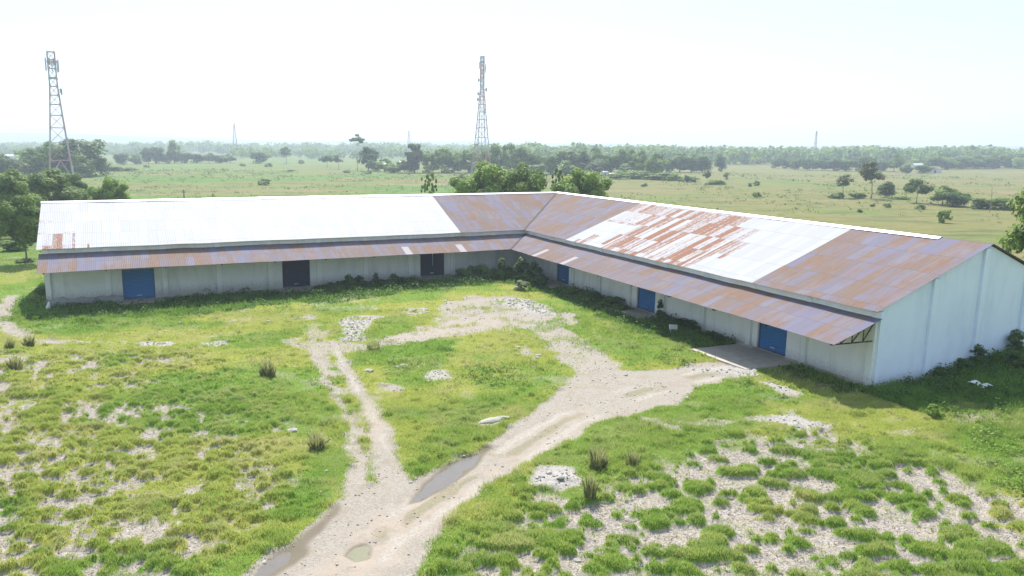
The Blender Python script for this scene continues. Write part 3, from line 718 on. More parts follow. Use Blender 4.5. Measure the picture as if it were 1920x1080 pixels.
# pilasters
for wing, us, in (('L', [l0+k*bL for k in range(10)]), ('R', [r0+k*bR for k in range(9)])):
    for u in us:
        mb = MB(); hw = .24
        e, n = (eL, nL) if wing == 'L' else (eR, nR)
        prof = [(.003, zg), (.22, zg), (.22, 4.36), (.05, 4.40), (.05, 4.93), (.003, 4.93)]
        A_ = [P3(wing, u-hw, w, z) for w, z in prof]; B_ = [P3(wing, u+hw, w, z) for w, z in prof]
        i0 = len(mb.v); mb.v += [tuple(q) for q in A_+B_]; mb.f += [tuple(range(i0, i0+6)), tuple(range(i0+11, i0+5, -1))]+[(i0+k, i0+(k+1) % 6, i0+6+(k+1) % 6, i0+6+k) for k in range(6)]
        mb.build('pilaster', M_pil, wh)
for w in (-.02, 4.5, 8.85, 13.2, 17.6):
    zt = (zfront(-w) if w < WR else zback(-w))-.2
    mb = MB(); mb.box(P3('R', REND+.003, -w-.24, zg), nR*(.48 if w > 0 else .25), eR*.2, UP*(zt-zg)); mb.build('pilaster', M_gable, wh)
    if w > 0:
        mb = MB(); mb.box(P3('L', LEND+.003, -w-.24, zg), nL*.48, eL*.2, UP*(zt-zg)); mb.build('pilaster', M_gable, wh)
# plinths
def plinth(wing, a, b, dep, h, mat, label=None):
    """one rough strip with a broken top edge, following the ground"""
    k = max(2, int((b-a)/.35)); V = []; Fc = []
    for i in range(k+1):
        u = a+(b-a)*i/k; g = ground_at(wing, u, .4); n_ = vnoise(np.array([u*1.9, u*.7]), np.array([3., 8.]), 6)
        zt = g+h*(.75+.5*n_[0]); d = dep*(.7+.6*n_[1])
        V += [P3(wing, u, .003, zt+.03), P3(wing, u, d, zt), P3(wing, u, d+.04, g-.5)]
    for i in range(k):
        for j in range(2): Fc.append((3*i+j, 3*i+j+1, 3*i+j+4, 3*i+j+3))
    o = link('plinth', np_mesh('plinth', np.array(V), np.array(Fc)), mat, wh)
    if label: o['label'] = label
cuts = [2.0]+[v for c in DOORS_L for v in (c-1.5, c+1.5)]
for a_, b_ in zip(cuts[0::2], cuts[1::2]): plinth('L', a_, b_, .14, .16, M_plinth)
plinth('L', DOORS_L[2]+1.5, LEND, .30, .75, M_plinth, 'cracked exposed grey plinth at the left end')
cuts = [2.0]+[v for c in DOORS_R for v in (c-1.5, c+1.5)]+[REND]
for a_, b_ in zip(cuts[0::2], cuts[1::2]): plinth('R', a_, b_, .30, .2, M_conc)
mb = MB(); mb.box(P3('R', REND+.21, -2*WR, -.6), nR*(2*WR+.1), eR*.05, UP*.95); mb.build('plinth', M_plinth, wh)
# dark flashing down the two valleys
def valley(w0, w1, zf, wd):
    n_ = 14; V = []; Fc = []
    d2 = (nL+nR); d2 /= np.linalg.norm(d2); s_ = np.cross(UP, d2)
    for i in range(n_+1):
        w_ = w0+(w1-w0)*i/n_; c = np.array([*corner(w_), zf(w_)+.045]); V += [c-s_*wd+UP*.03, c, c+s_*wd+UP*.03]
    for i in range(n_): Fc += [(3*i, 3*i+1, 3*i+4, 3*i+3), (3*i+1, 3*i+2, 3*i+5, 3*i+4)]
    link('valley_gutter', np_mesh('valley_gutter', np.array(V), np.array(Fc)), M_vg, wh)
M_vg = simple('rusty_flashing', (.09, .065, .055), .9, 0, .4)
valley(-WR+.1, WE, zfront, .11); valley(.05, WC, zcan, .10)
# shutters and ramps
for wing, ds in (('L', DOORS_L), ('R', DOORS_R)):
    e, n = (eL, nL) if wing == 'L' else (eR, nR)
    for i, c in enumerate(ds):
        f = door_floor(wing, c); navy = wing == 'L' and i < 2
        rows = 22; V = []; Fc = []
        a, b = c-1.42, c+1.42
        for j in range(rows*4+1):
            z = f+.02+3.0*j/(rows*4); d = -.22+.022*math.sin(2*math.pi*j/4+.6)
            V += [P3(wing, a, d, z), P3(wing, b, d, z)]
        for j in range(rows*4): Fc.append((2*j, 2*j+1, 2*j+3, 2*j+2))
        dr = link('shutter_door', np_mesh('shutter_door', np.array(V), np.array(Fc)), M_navy if navy else M_blue, wh)
        dr['label'] = ('dark navy shutter door nearest the inner corner of the left wing' if i == 0 else 'dark navy shutter door in the middle of the left wing') if navy else \
            ('blue shutter door at the far left end' if wing == 'L' else ['blue shutter door nearest the inner corner', 'blue shutter door in the middle of the right wing', 'blue shutter door beside the large concrete apron'][i])
        mb = MB()
        for s_ in (a-.055, b-.005): mb.box(P3(wing, s_, -.26, f+.004), e*.06, n*.12, UP*3.01)
        mb.box(P3(wing, a+.008, -.26, f+2.9), e*(b-a-.016), n*.13, UP*.1)
        mb.build('door_frame', M_frame, dr)
        mb = MB(); mb.box(P3(wing, a+.01, -.21, f+.02), e*(b-a-.02), n*.05, UP*.09); mb.build('bottom_rail', M_frame, dr)
        mb = MB(); mb.box(P3(wing, c-.22, -.19, f+.32), e*.44, n*.05, UP*.05); mb.build('handle', M_cap, dr)
        if navy and i == 0:
            mb = MB(); mb.box(P3(wing, c-.1, -.2, f+1.2), e*.03, n*.02, UP*1.8); mb.build('pull_cord', M_cap, dr)
        hw, dp = ((2.2, 2.2) if wing == 'L' else [(2.3, 2.2), (2.7, 2.6), (3.0, 4.6)][i])
        g0 = ground_at(wing, c, dp)
        mb = MB(); w0, w1 = .004, dp; z1 = (f-.05 if wing == 'R' and i == 2 else g0+.14)
        jit = lambda: rng.uniform(-.18, .18)
        top = [P3(wing, c-hw, w0, f-.012), P3(wing, c+hw, w0, f-.012), P3(wing, c+hw+jit(), w1+jit(), z1), P3(wing, c+jit(), w1+jit(), z1), P3(wing, c-hw+jit(), w1+jit(), z1)]
        bot = [q-UP*.9 for q in top]
        mb.quad(*reversed(top))
        for k in range(5): mb.quad(top[k], top[(k+1) % 5], bot[(k+1) % 5], bot[k])
        rp = mb.build('loading_ramp', M_conc, wh)
        if wing == 'R' and i == 2: rp['label'] = 'large flat concrete apron'
#@@PART3
# ------------------------------------------------------------------ trees and shrubs
M_bark = simple('grey_bark', (.16, .125, .095), .9, 0, .4, 4)
M_bark2 = simple('pale_bark', (.34, .30, .25), .9, 0, .35, 4)
LEAF = {'fresh': leaf_mat('fresh_leaves', (.12, .235, .03), (.32, .44, .07), trans=.5),
        'dark': leaf_mat('dark_leaves', (.048, .11, .022), (.135, .235, .045), trans=.45),
        'mid': leaf_mat('mid_green_leaves', (.085, .175, .03), (.24, .345, .06), trans=.48),
        'olive': leaf_mat('olive_leaves', (.085, .115, .035), (.17, .20, .07), trans=.3),
        'pale': leaf_mat('pale_flowering_leaves', (.11, .17, .05), (.45, .50, .33), trans=.3)}
def crown_mesh(name, h, cr, cb, ncl, nlf, ls, shape='round', clr=.36, seed=0):
    g = np.random.default_rng(seed); zc = h*(1+cb)/2; rz = h*(1-cb)/2
    cs = []
    while len(cs) < ncl:
        d = g.normal(size=3); d /= np.linalg.norm(d); r = g.uniform(.25, 1)**.55
        p = d*r
        if shape == 'flat' and p[2] < -.1: p[2] *= .3
        if shape == 'dome' and p[2] < -.55: continue
        if shape == 'fan': p[:2] *= .35+.65*(p[2]*.5+.5)
        if shape == 'layer': p[2] = round(p[2]*2.2)/2.2 + g.normal()*.04; p[:2] *= 1.05-.35*max(p[2], 0)
        cs.append(p)
    cs = np.array(cs)*np.array([cr*.82, cr*.82, rz*.85])*(1+g.normal(size=(ncl, 1))*.08)
    k = g.integers(0, ncl, nlf); cl_r = (g.uniform(.6, 1.25, ncl)*clr*min(cr, rz*1.3))
    d = g.normal(size=(nlf, 3)); d /= np.linalg.norm(d, axis=1, keepdims=True)
    rr = cl_r[k][:, None]*(g.uniform(.25, 1, (nlf, 1))**.5)
    fl = np.array([1, 1, .72 if shape not in ('layer', 'flat') else .34])
    p = cs[k] + d*rr*fl
    nrm = d*.9 + p/np.array([cr, cr, rz])*.5 + g.normal(size=(nlf, 3))*.45 + np.array([0, 0, .75])
    p[:, 2] += zc
    s = g.uniform(.6, 1.3, nlf)*ls
    n = nrm/np.linalg.norm(nrm, axis=1, keepdims=True); r = g.normal(size=(nlf, 3)); t1 = np.cross(n, r); t1 /= np.linalg.norm(t1, axis=1, keepdims=True); t2 = np.cross(n, t1)
    s = s[:, None]; q = np.stack([p-t1*s, p-t2*s*.62, p+t1*s, p+t2*s*.62], 1).reshape(-1, 3)
    tn = np.clip(.45+g.normal(size=ncl)[k]*.2+g.normal(size=nlf)*.17, 0, 1)
    dr = np.clip(g.normal(size=nlf)*.12-.05, 0, .8)
    me = np_mesh(name, q, np.arange(4*nlf).reshape(nlf, 4), {'tint': np.repeat(np.stack([tn, dr, 0*tn, 0*tn+1], -1), 4, 0)})
    return me, cs+np.array([0, 0, zc])
def trunk_mesh(h, cr, cb, cs, seed, tr, fork=False, nl=12):
    g = np.random.default_rng(seed+500); mb = MB(); n = 6
    bend = g.normal(size=(n+1, 2))*h*.012; bend[0] = 0; bend = np.cumsum(bend, 0)
    top = h*(cb+(1-cb)*.55); pts = [np.array([bend[i, 0], bend[i, 1], top*i/n-(.15 if i == 0 else 0)]) for i in range(n+1)]
    rad = [tr*(1.35 if i == 0 else 1)*(1-.78*i/n) for i in range(n+1)]
    mb.tube(pts, rad, 7)
    order = g.permutation(len(cs))[:nl]
    for i in order:
        c = cs[i]; z0 = max(h*cb*.75, min(c[2]-.15*h, top*.95)); f = z0/top*n; a = pts[min(int(f), n-1)]; b = pts[min(int(f)+1, n)]; s = a+(b-a)*(f-int(f))
        mid = (s+c)/2 + np.array([0, 0, h*.03]) + g.normal(size=3)*h*.015
        r0_ = tr*.42*(1-.5*z0/top)
        mb.tube([s, mid, c], [r0_, r0_*.6, r0_*.18], 5, False)
    return mb.mesh('trunk', True)
PROTO = {}
KIND = {  # crown shape recipes: cr/h, crown base, clumps, leaves, leaf size/h, shape, clump radius, foliage, bark
 'near_round': (.42, .20, 60, 17000, .020, 'round', .30, 'mid', M_bark), 'near_fresh': (.48, .15, 64, 17000, .020, 'round', .27, 'fresh', M_bark),
 'near_dark': (.50, .12, 64, 17000, .020, 'round', .28, 'mid', M_bark), 'near_sparse': (.36, .2, 64, 2400, .02, 'round', .10, 'mid', M_bark2),
 'near_edge': (.44, .22, 70, 12000, .017, 'round', .20, 'mid', M_bark),
 'round': (.45, -.02, 30, 3000, .04, 'round', .38, 'mid', M_bark), 'round_b': (.40, -.02, 26, 2800, .04, 'round', .40, 'fresh', M_bark),
 'dark': (.48, .0, 30, 3000, .04, 'round', .38, 'dark', M_bark), 'tall': (.30, .03, 24, 2400, .038, 'round', .46, 'mid', M_bark),
 'umbrella': (.55, .22, 30, 2600, .036, 'dome', .34, 'dark', M_bark), 'flat_top': (.30, .62, 16, 800, .03, 'flat', .34, 'dark', M_bark2),
 'sparse': (.34, .36, 20, 1300, .03, 'round', .30, 'olive', M_bark2), 'bamboo': (.36, .02, 30, 3600, .035, 'fan', .36, 'olive', M_bark2),
 'column': (.27, .04, 24, 2600, .036, 'round', .55, 'dark', M_bark)}
def spec(px, yb, yt, dist=None):
    yh = 268.7+.007*px
    d = dist or H*F/(yb-yh)
    return D(px, d), H-(yt-yh)/F*d
def tree(kind, px, yb, yt, wpx=None, dist=None, label=None, group=None, name='tree', sink=0.0):
    pos, top = spec(px, yb, yt, dist); hgt = max(1.0, top-pos[2]+sink); pos[2] -= sink
    crh, cb, ncl, nlf, ls, shp, clr, lf, bark = KIND[kind]
    variants = PROTO.setdefault(kind, [])
    vmax = 1 if kind.startswith('near') else 3
    kk = len(variants) if len(variants) < vmax else random.randrange(vmax)
    if kk == len(variants):
        seed = len(PROTO)*17+kk*5+1; me, cs = crown_mesh('crown', 10., crh*10, cb, ncl, nlf, ls*10, shp, clr, seed); me.materials.append(LEAF[lf])
        tm = trunk_mesh(10., crh*10, cb, cs, seed, .16 if kind not in ('flat_top', 'near_sparse') else .11); tm.materials.append(bark); variants.append((me, tm))
    me, tm = variants[kk]
    r = empty(name, pos, label, 'tree', group, rz=random.uniform(0, 6.28))
    sz = hgt/10*1.12; sw = sz
    if wpx: sw = (wpx/F*math.hypot(pos[0], pos[1])/2)/(crh*10)
    r.scale = (sw, sw, sz)
    for n_, m_ in (('trunk', tm), ('crown', me)):
        o = bpy.data.objects.new(n_, m_); col.objects.link(o); o.parent = r
    return r
SHR = {}
def shrub(px, yb, hgt, wid, lf='mid', label=None, group=None, dist=None, name='shrub', pos=None, nlf=1500, ls=.065):
    if pos is None: pos = D(px, dist) if dist else G(px, yb)
    key = (lf, nlf); vs = SHR.setdefault(key, [])
    kk = len(vs) if len(vs) < 3 else random.randrange(3)
    if kk == len(vs):
        me, cs = crown_mesh('shrub', 1.0, .5, -.25, 16, nlf, ls, 'dome', .42, 900+kk+len(SHR)*7); me.materials.append(LEAF[lf]); vs.append(me)
    o = bpy.data.objects.new(name, vs[kk]); col.objects.link(o)
    o.location = [float(v) for v in pos]; o.rotation_euler = (0, 0, random.uniform(0, 6.28)); o.scale = (wid, wid, hgt)
    return tag(o, label, 'shrub', group)

# beside and behind the warehouse
tree('near_round', 40, 486, 372, 84, label='small leaning tree on the lawn left of the warehouse end')
tree('near_dark', 20, 0, 331, 110, 128, 'tall dark bushy tree at the left photo edge behind the lawn tree')
tree('near_dark', 92, 0, 326, 120, 150, 'dark spreading tree behind the left end of the white roof')
tree('near_round', 138, 0, 329, 60, 158, 'rounded tree right of the dark spreading tree behind the left roof end')
tree('near_fresh', 208, 0, 331, 78, 150, 'light layered tree just above the left roof ridge')
tree('near_fresh', 908, 0, 304, 150, 128, 'large fresh green tree behind the roof below the central mast')
tree('near_dark', 988, 0, 321, 110, 124, 'dark green tree behind the roof between two lighter trees')
tree('near_fresh', 1085, 0, 317, 130, 130, 'light feathery tree behind the roof where the two wings meet')
tree('near_sparse', 1046, 0, 313, 40, 133, 'thin young tree rising between trees behind the roof valley')
tree('near_sparse', 805, 0, 322, 44, 130, 'sparse leafed sapling poking above the left roof ridge')
tree('near_edge', 2016, 0, 326, 218, 60, 'tall tree leaning in from the right edge over the gable')
shrub(60, 452, 2.6, 4.5, 'dark', 'dark bush behind the trunk of the lawn tree')
shrub(25, 470, 1.8, 4.0, 'mid', 'green bush beside the lawn tree at the left edge')
shrub(48, 492, .9, 2.6, 'dark', 'low dark weeds around the foot of the lawn tree')
for px, h_, w_, lf, lb in [(362, 3.0, 2.0, 'dark', 'small dark bush behind the left ridge beside the poles'), (347, 3.4, 1.8, 'dark', 'narrow dark bush with a pole through it behind the ridge')]:
    shrub(px, 0, h_, w_, lf, lb, dist=165)
# field trees on the right
for k, px, yb, yt, w_, lb in [('sparse', 1578, 370, 328, 36, 'leafy grey green tree left of the tall sparse field tree'), ('sparse', 1630, 371, 302, 46, 'tall sparse tree standing in the right field'),
    ('dark', 1658, 369, 339, 30, 'small dark round tree right of the tall sparse tree'), ('umbrella', 1716, 379, 337, 48, 'pale limbed tree with a dark umbrella top in the right field'),
    ('round', 1765, 383, 350, 50, 'bushy green tree right of the umbrella topped tree'), ('dark', 1790, 386, 354, 44, 'second bushy tree close against the green one in the right field'),
    ('round', 1852, 390, 364, 56, 'low rounded tree with a bare pole near the right edge'), ('sparse', 1322, 346, 317, 18, 'thin pale trunk tree alone in the middle field'),
    ('dark', 1345, 320, 290, 22, 'dark tree at the right end of the central tree belt'), ('round_b', 1357, 334, 322, 11, 'tiny round tree beside the thin pale tree'), ('dark', 1284, 339, 327, 13, 'tiny dark tree in front of the central tree belt')]:
    tree(k, px, yb, yt, w_, label=lb)
for px, yb, h_, w_, lb in [(1568, 372, 2.6, 5, 'bush at the foot of the grey green field tree'), (1605, 372, 2.2, 5, 'low bush left of the tall sparse tree trunk'), (1690, 374, 1.4, 5, 'low scrub left of the umbrella topped tree'),
                           (1830, 392, 1.8, 3, 'bush in the gap before the low rounded tree'), (1890, 394, 2.6, 3.4, 'dark bush right of the low rounded tree')]:
    shrub(px, yb, h_, w_, 'mid', lb)
# by the left mast
for k, px, yb, yt, w_, lb in [('umbrella', 152, 328, 263, 96, 'broad dark umbrella crowned tree behind the left mast'), ('round_b', 112, 328, 264, 54, 'pale domed tree seen through the left mast'), ('dark', 12, 330, 289, 50, 'dark tree at the left edge beyond the lawn'),
    ('round', 60, 327, 284, 52, 'bright tree left of the left mast'), ('dark', 88, 326, 281, 52, 'dark tree just left of the mast foot'), ('dark', 128, 329, 296, 56, 'low dark tree at the foot of the left mast'),
    ('round', 158, 330, 292, 50, 'leafy tree under the broad umbrella crown'), ('dark', 186, 327, 290, 44, 'dark tree right of the umbrella crowned tree'), ('round', 34, 329, 300, 44, 'low tree between the left edge and the mast')]:
    tree(k, px, yb, yt, w_, label=lb)
for px in (204, 222, 244): shrub(px, 321, 3.2, 9, 'mid', 'low scrub trailing off right of the left mast trees', 'scrub right of the left mast')
for k, px, yb, yt, w_, lb in [('flat_top', 672, 320, 259, 30, 'tall bare trunk tree with a flat top on the horizon'), ('column', 692, 320, 271, 32, 'dense dark columnar tree beside the flat topped tree'), ('umbrella', 616, 312, 288, 34, 'small umbrella tree in the left middle field'),
    ('sparse', 637, 317, 290, 20, 'thin crooked tree left of the flat topped tree'), ('bamboo', 778, 324, 266, 44, 'tall feathery bamboo clump left of the central mast'), ('sparse', 540, 306, 275, 26, 'tall thin tree in the hazy left distance'),
    ('round', 491, 305, 279, 38, 'pale rounded tree in the hazy left distance')]:
    tree(k, px, yb, yt, w_, label=lb)
for px, yb, yt, w_ in [(235,306,282,26),(285,304,277,26),(300,304,270,26),(318,304,282,30),(333,304,268,28),(352,304,281,30),(375,304,284,34),(398,304,288,34),(420,304,287,34),(436,304,289,26),(262,305,290,28)]:
    tree(random.choice(['dark', 'round', 'dark']), px, yb, yt, w_, label='hazy tree in the long hedge across the far left field', group='trees of the far left hedge')
for px, yb, yt, w_ in [(722,322,298,34),(740,324,303,40),(760,324,300,40),(806,324,284,42),(828,324,277,42),(852,324,276,46),(878,324,279,44),(905,326,281,44),(930,326,276,44),(952,326,273,46),(978,326,281,44),(1003,326,279,42),(1030,326,282,46),
    (1058,326,284,44),(1085,326,283,48),(1110,326,281,44),(1135,327,281,48),(1158,327,284,42),(1180,327,285,44),(1202,328,286,40),(1226,330,289,46),(1250,322,291,36),(1270,322,289,40),(1292,322,290,40),(1312,322,293,36),(1120,328,300,50),(1060,328,302,50),(1000,328,303,50),(1180,329,304,46),(700,321,300,30)]:
    tree(random.choice(['round', 'round_b', 'dark', 'tall', 'round']), px, yb, yt, w_, label='leafy tree in the green belt around the central mast', group='trees of the central green belt')
for px, yb, yt, w_ in [(1452,314,296,24),(1468,314,293,26),(1490,316,297,30),(1512,317,298,32),(1534,317,295,32),(1556,318,298,34),(1578,318,294,34),(1602,318,297,32),(1618,319,288,28),(1645,318,296,32),(1668,319,292,34),(1690,323,309,22),(1722,322,305,30),(1740,316,294,34),(1768,316,292,36),(1795,315,290,36),(1824,315,293,36),(1850,315,289,34),(1878,314,291,36),(1902,314,288,34),(1925,314,290,36)]:
    tree(random.choice(['round', 'dark', 'dark', 'tall']), px, yb, yt, w_, label='hazy tree along the far edge of the right fields', group='trees along the far edge of the right fields')
for px, yb, h_, w_ in [(1165,332,4,14),(1185,334,4.5,14),(1205,336,4,13),(1222,337,3.6,12),(1245,338,3.6,12),(1262,339,3,10),(1160,336,3,10),(1298,341,2.4,8),(1335,346,2.4,7),(1348,346,2.2,6)]:
    shrub(px, yb, h_, w_, 'fresh', 'low pale bush in front of the central tree belt', 'bushes before the central tree belt')
for px, yb, h_, w_, lf in [(495,347,2.6,5.5,'mid'),(455,312,3,5,'mid'),(505,313,3,6,'mid'),(565,307,3.4,6,'mid'),(275,314,2.5,5,'mid'),(1418,348,2.2,3,'dark'),(1406,350,1.6,2,'dark'),(1418,370,1.8,3.2,'mid'),(1636,388,1.2,1.4,'mid'),(1662,389,1.2,2.6,'mid'),(1728,392,1.2,3,'mid'),(1612,398,.9,1.6,'dark'),(1768,418,3,3,'fresh'),(1208,350,1.8,3,'mid'),(545,322,1.4,5,'mid'),(690,326,2,5,'mid'),(650,324,2.2,5,'mid'),(870,336,3,6,'mid')]:
    shrub(px, yb, h_, w_, lf, 'low bush dotted over the open fields behind the warehouse', 'bushes dotted over the open fields', nlf=400, ls=.10)

# distant woods that read as one mass
def woods(name, label, rows, lf):
    Q = []; T = []
    for (px0, px1, d0, d1, n, ytop_a, ytop_b, var) in rows:
        for i in range(n):
            px = rng.uniform(px0, px1); d = rng.uniform(d0, d1); p = D(px, d); f_ = (px-px0)/(px1-px0)
            yh = 268.7+.007*px; yt = ytop_a+(ytop_b-ytop_a)*f_ + var*2*(fbm(np.array([px/45.]), np.array([d/300.]), 3, 3)[0]-.5)
            top = H-(yt-yh)/F*d1*(d/d1)**.5; hh = max(6., (top-p[2])*rng.uniform(.72, 1.05)); cr = hh*rng.uniform(.38, .6)
            m = 46; dd = rng.normal(size=(m, 3)); dd /= np.linalg.norm(dd, axis=1, keepdims=True)
            c = p+np.array([0, 0, hh*.52]); pos = c+dd*np.array([cr, cr, hh*.48])*rng.uniform(.6, 1, (m, 1))
            q, f = leaf_quads(pos, dd+rng.normal(size=(m, 3))*.5+np.array([0, 0, .3]), np.full(m, hh*.13)*rng.uniform(.7, 1.3, m), .8)
            Q.append(q); tn = np.clip(rng.normal(.45, .2)+rng.normal(0, .12, m), 0, 1); T.append(np.repeat(np.stack([tn, 0*tn, 0*tn, 0*tn+1], -1), 4, 0))
    Q = np.concatenate(Q); o = link(name, np_mesh(name, Q, np.arange(len(Q)).reshape(-1, 4), {'tint': np.concatenate(T)}), LEAF[lf])
    return tag(o, label, 'woods', kind='stuff')
woods('right_woods', 'hazy woods closing the fields on the right and centre', [(880, 1400, 720, 1100, 420, 271, 273, 6), (1380, 2000, 760, 1100, 620, 274, 277, 5), (1700, 2050, 650, 720, 120, 290, 288, 4)], 'mid')
woods('left_woods', 'blue hazy woods closing the fields on the left', [(-150, 900, 1300, 1900, 760, 264, 270, 5), (-150, 350, 1000, 1250, 200, 268, 278, 8), (440, 900, 900, 1200, 220, 276, 277, 7)], 'mid')
# low far hills
hx = np.linspace(-150, 2100, 140); rowsH = []
for d, sc_ in ((3300, 0.), (3700, 1.), (4200, .6), (4800, 0.)):
    r = []
    for px in hx:
        p = D(px, d); yh = 268.7+.007*px
        yt = 250+16*sstep(0, 650, px)+ (5*(fbm(np.array([px/130.]), np.array([1.7]), 9, 4)[0]-.5)) + 8*sstep(800, 1500, px)
        r.append((p[0], p[1], (H-(yt-yh)/F*3700)*sc_ - (1-sc_)*8))
    rowsH.append(r)
V = np.array(rowsH).reshape(-1, 3); ii = np.arange(4*140).reshape(4, 140)
o = link('hills', np_mesh('hills', V, np.stack([ii[:-1, :-1], ii[:-1, 1:], ii[1:, 1:], ii[1:, :-1]], -1).reshape(-1, 4), smooth=True), simple('far_forest_cover', (.06, .10, .035), .95, 0, .4, .02)); tag(o, kind='structure')

# ------------------------------------------------------------------ masts
def mast_paint():
    t = NT('red_and_white_mast_paint'); z = t.n('SeparateXYZ'); t.set(z.inputs[0], t.n('TexCoord').outputs['Object'])
    f = t.math('GREATER_THAN', t.math('FRACT', t.math('DIVIDE', z.outputs[2], 13.0)), .5)
    t.pbsdf(t.mix(f, (.44, .42, .43), (.46, .29, .27)), .6, .1, .3); return t.m
M_mast = mast_paint(); M_ant = simple('pale_antenna_plastic', (.48, .48, .50), .5, 0, .1)
M_dish = simple('grey_dish', (.36, .37, .40), .5, .1, .1)
def mast(px, dist, ytop, wb, wt, waist, label, legs_r, br, rot=.5, near=True):
    pos, top = spec(px, 0, ytop, dist); h = top-pos[2]; pos[2] -= .2
    r = empty('telecom_mast', pos, label, 'mast', rz=rot); mb = MB()
    def half(z):
        f = z/h
        return (wb+(wt-wb)*min(1, f/waist)**.85)/2
    lv = [0.]; 
    while lv[-1] < h*.985:
        lv.append(min(h, lv[-1]+max(1.9*half(lv[-1])*(1.0 if near else 1.4), 3.4 if near else 5)))
    cs_ = [(-1,-1),(1,-1),(1,1),(-1,1)]
    pt = lambda z, c: np.array([c[0]*half(z), c[1]*half(z), z])
    for a, b in zip(lv[:-1], lv[1:]):
        for i in range(4):
            c, c2 = cs_[i], cs_[(i+1) % 4]
            mb.tube([pt(a, c), pt(b, c)], [legs_r, legs_r], 5, False)
            mb.tube([pt(b, c), pt(b, c2)], [br, br], 4, False)
            mid = (pt(b, c)+pt(b, c2))/2
            if a < h*.16: mb.tube([pt(a, c), mid], [br, br], 4, False); mb.tube([pt(a, c2), mid], [br, br], 4, False)
            else: mb.tube([pt(a, c), pt(b, c2)], [br*.7, br*.7], 4, False)
    mb.build('lattice', M_mast, r)
    return r, h, half
def antenna(r, x, y, z, l, w_=.32):
    m = MB(); m.box((x-w_/2, y-w_/2, z), (w_, 0, 0), (0, w_*.6, 0), (0, 0, l)); m.bar((x, y, z+l*.25), (x*.3, y*.3, z+l*.25), .12); m.build('antenna_panel', M_ant, r)
def dish(r, x, y, z, rad, ang):
    m = MB(); d = np.array([math.cos(ang), math.sin(ang), 0]); c = np.array([x, y, z])
    m.tube([c, c+d*.25, c+d*.5, c+d*.55], [rad*.25, rad*.8, rad, rad], 12); m.tube([c, c-d*max(.8, rad)], [.1, .1], 5); m.build('dish', M_dish, r)
r, h, hf = mast(122, 322, 106, 9.2, 2.6, .76, 'left lattice telecom mast rising from the dark trees', .27, .14)
m = MB()
for zf in (.80, .925): 
    for a, b in (((-1.6,-1.6),(1.6,-1.6)),((1.6,-1.6),(1.6,1.6)),((1.6,1.6),(-1.6,1.6)),((-1.6,1.6),(-1.6,-1.6))): m.bar((*a, h*zf), (*b, h*zf), .28)
m.build('platform', M_mast, r)
for x, y in ((-2.1,-2.1),(2.1,-1.9),(2.0,2.1),(-2.1,2.0),(0,-2.3),(2.3,0)): antenna(r, x, y, h*(.86 if x < 0 else .85), 4.6, .45)
for x, y in ((-.9,-.9),(.9,.8)): antenna(r, x, y, h*.9, 2.6, .9)
dish(r, hf(h*.68)+.6, 0, h*.70, 1.3, .1); dish(r, hf(h*.68)+.4, -.8, h*.715, .7, -.4)
m = MB(); m.tube([(1.2,1.2,h),(1.2,1.2,h+2.2)], [.09,.05], 5); m.build('lightning_rod', M_mast, r)
m = MB(); m.tube([(-1.2,-1.2,h),(-1.2,-1.2,h+2.0)], [.09,.05], 5); m.build('lightning_rod', M_mast, r)
r, h, hf = mast(902, 372, 114, 8.2, 1.4, .74, 'tall slim telecom mast with round dishes behind the roof valley', .20, .12, .3)
for zf, s_, rad in ((.655, -1, .9), (.70, -1, .9), (.735, 1, .95), (.81, -1, .8)): dish(r, s_*(hf(h*zf)+.7), -.3, h*zf, rad, 0 if s_ > 0 else math.pi)
for x, y, zf in ((1.5,-.3,.89),(1.7,.8,.87),(-1.4,0,.90),(1.2,-.9,.60),(1.4,.4,.53)): antenna(r, x, y, h*zf, 3.0, .3)
m = MB(); m.tube([(0,0,0),(0,0,h*.99)], [.13,.1], 6); m.build('cable_ladder', M_mast, r)
m = MB(); m.box((-1.0,-1.0,h*.955), (2.0,0,0), (0,2.0,0), (0,0,.2)); m.build('platform', M_mast, r)
for px, d, yt, wb, lb in [(447, 1000, 233, 8, 'small hazy mast over the far left hedge'), (768, 1350, 245, 9, 'faint distant mast beside the bamboo clump'), (1518, 1000, 247, 4, 'thin distant mast above the right woods')]:
    mast(px, d, yt, wb, 1.0, .9, lb, .30, .16, .4, False)

# ------------------------------------------------------------------ small houses far off
M_hw = simple('whitewashed_wall', (.62, .62, .60), .9, 0, .15); M_hr = simple('tin_house_roof', (.62, .64, .68), .5, .2, .2); M_th = simple('thatch', (.22, .19, .14), .95, 0, .3)
def house(px, yb, wpx, hm, label, roof=M_hr, rz=.2):
    p, _ = spec(px, yb, yb-10); d = math.hypot(p[0], p[1]); w_ = wpx/F*d; dp = w_*.6
    r = empty('farm_house', p, label, 'house', rz=rz)
    m = MB(); m.box((-w_/2, -dp/2, -.5), (w_, 0, 0), (0, dp, 0), (0, 0, hm+.5)); m.build('wall', M_hw, r)
    m = MB(); e = .4; rz_ = hm+dp*.32
    m.quad((-w_/2-e, -dp/2-e, hm-.1), (w_/2+e, -dp/2-e, hm-.1), (w_/2+e, 0, rz_), (-w_/2-e, 0, rz_)); m.quad((-w_/2-e, 0, rz_), (w_/2+e, 0, rz_), (w_/2+e, dp/2+e, hm-.1), (-w_/2-e, dp/2+e, hm-.1))
    for s_ in (-1, 1): m.quad((s_*w_/2, -dp/2, hm), (s_*w_/2, dp/2, hm), (s_*w_/2, 0, rz_-.05))
    m.build('roof', roof, r)
    m = MB(); m.box((-w_*.08, -dp/2-.04, 0), (w_*.16, 0, 0), (0, .04, 0), (0, 0, hm*.75)); m.build('door', M_navy, r)
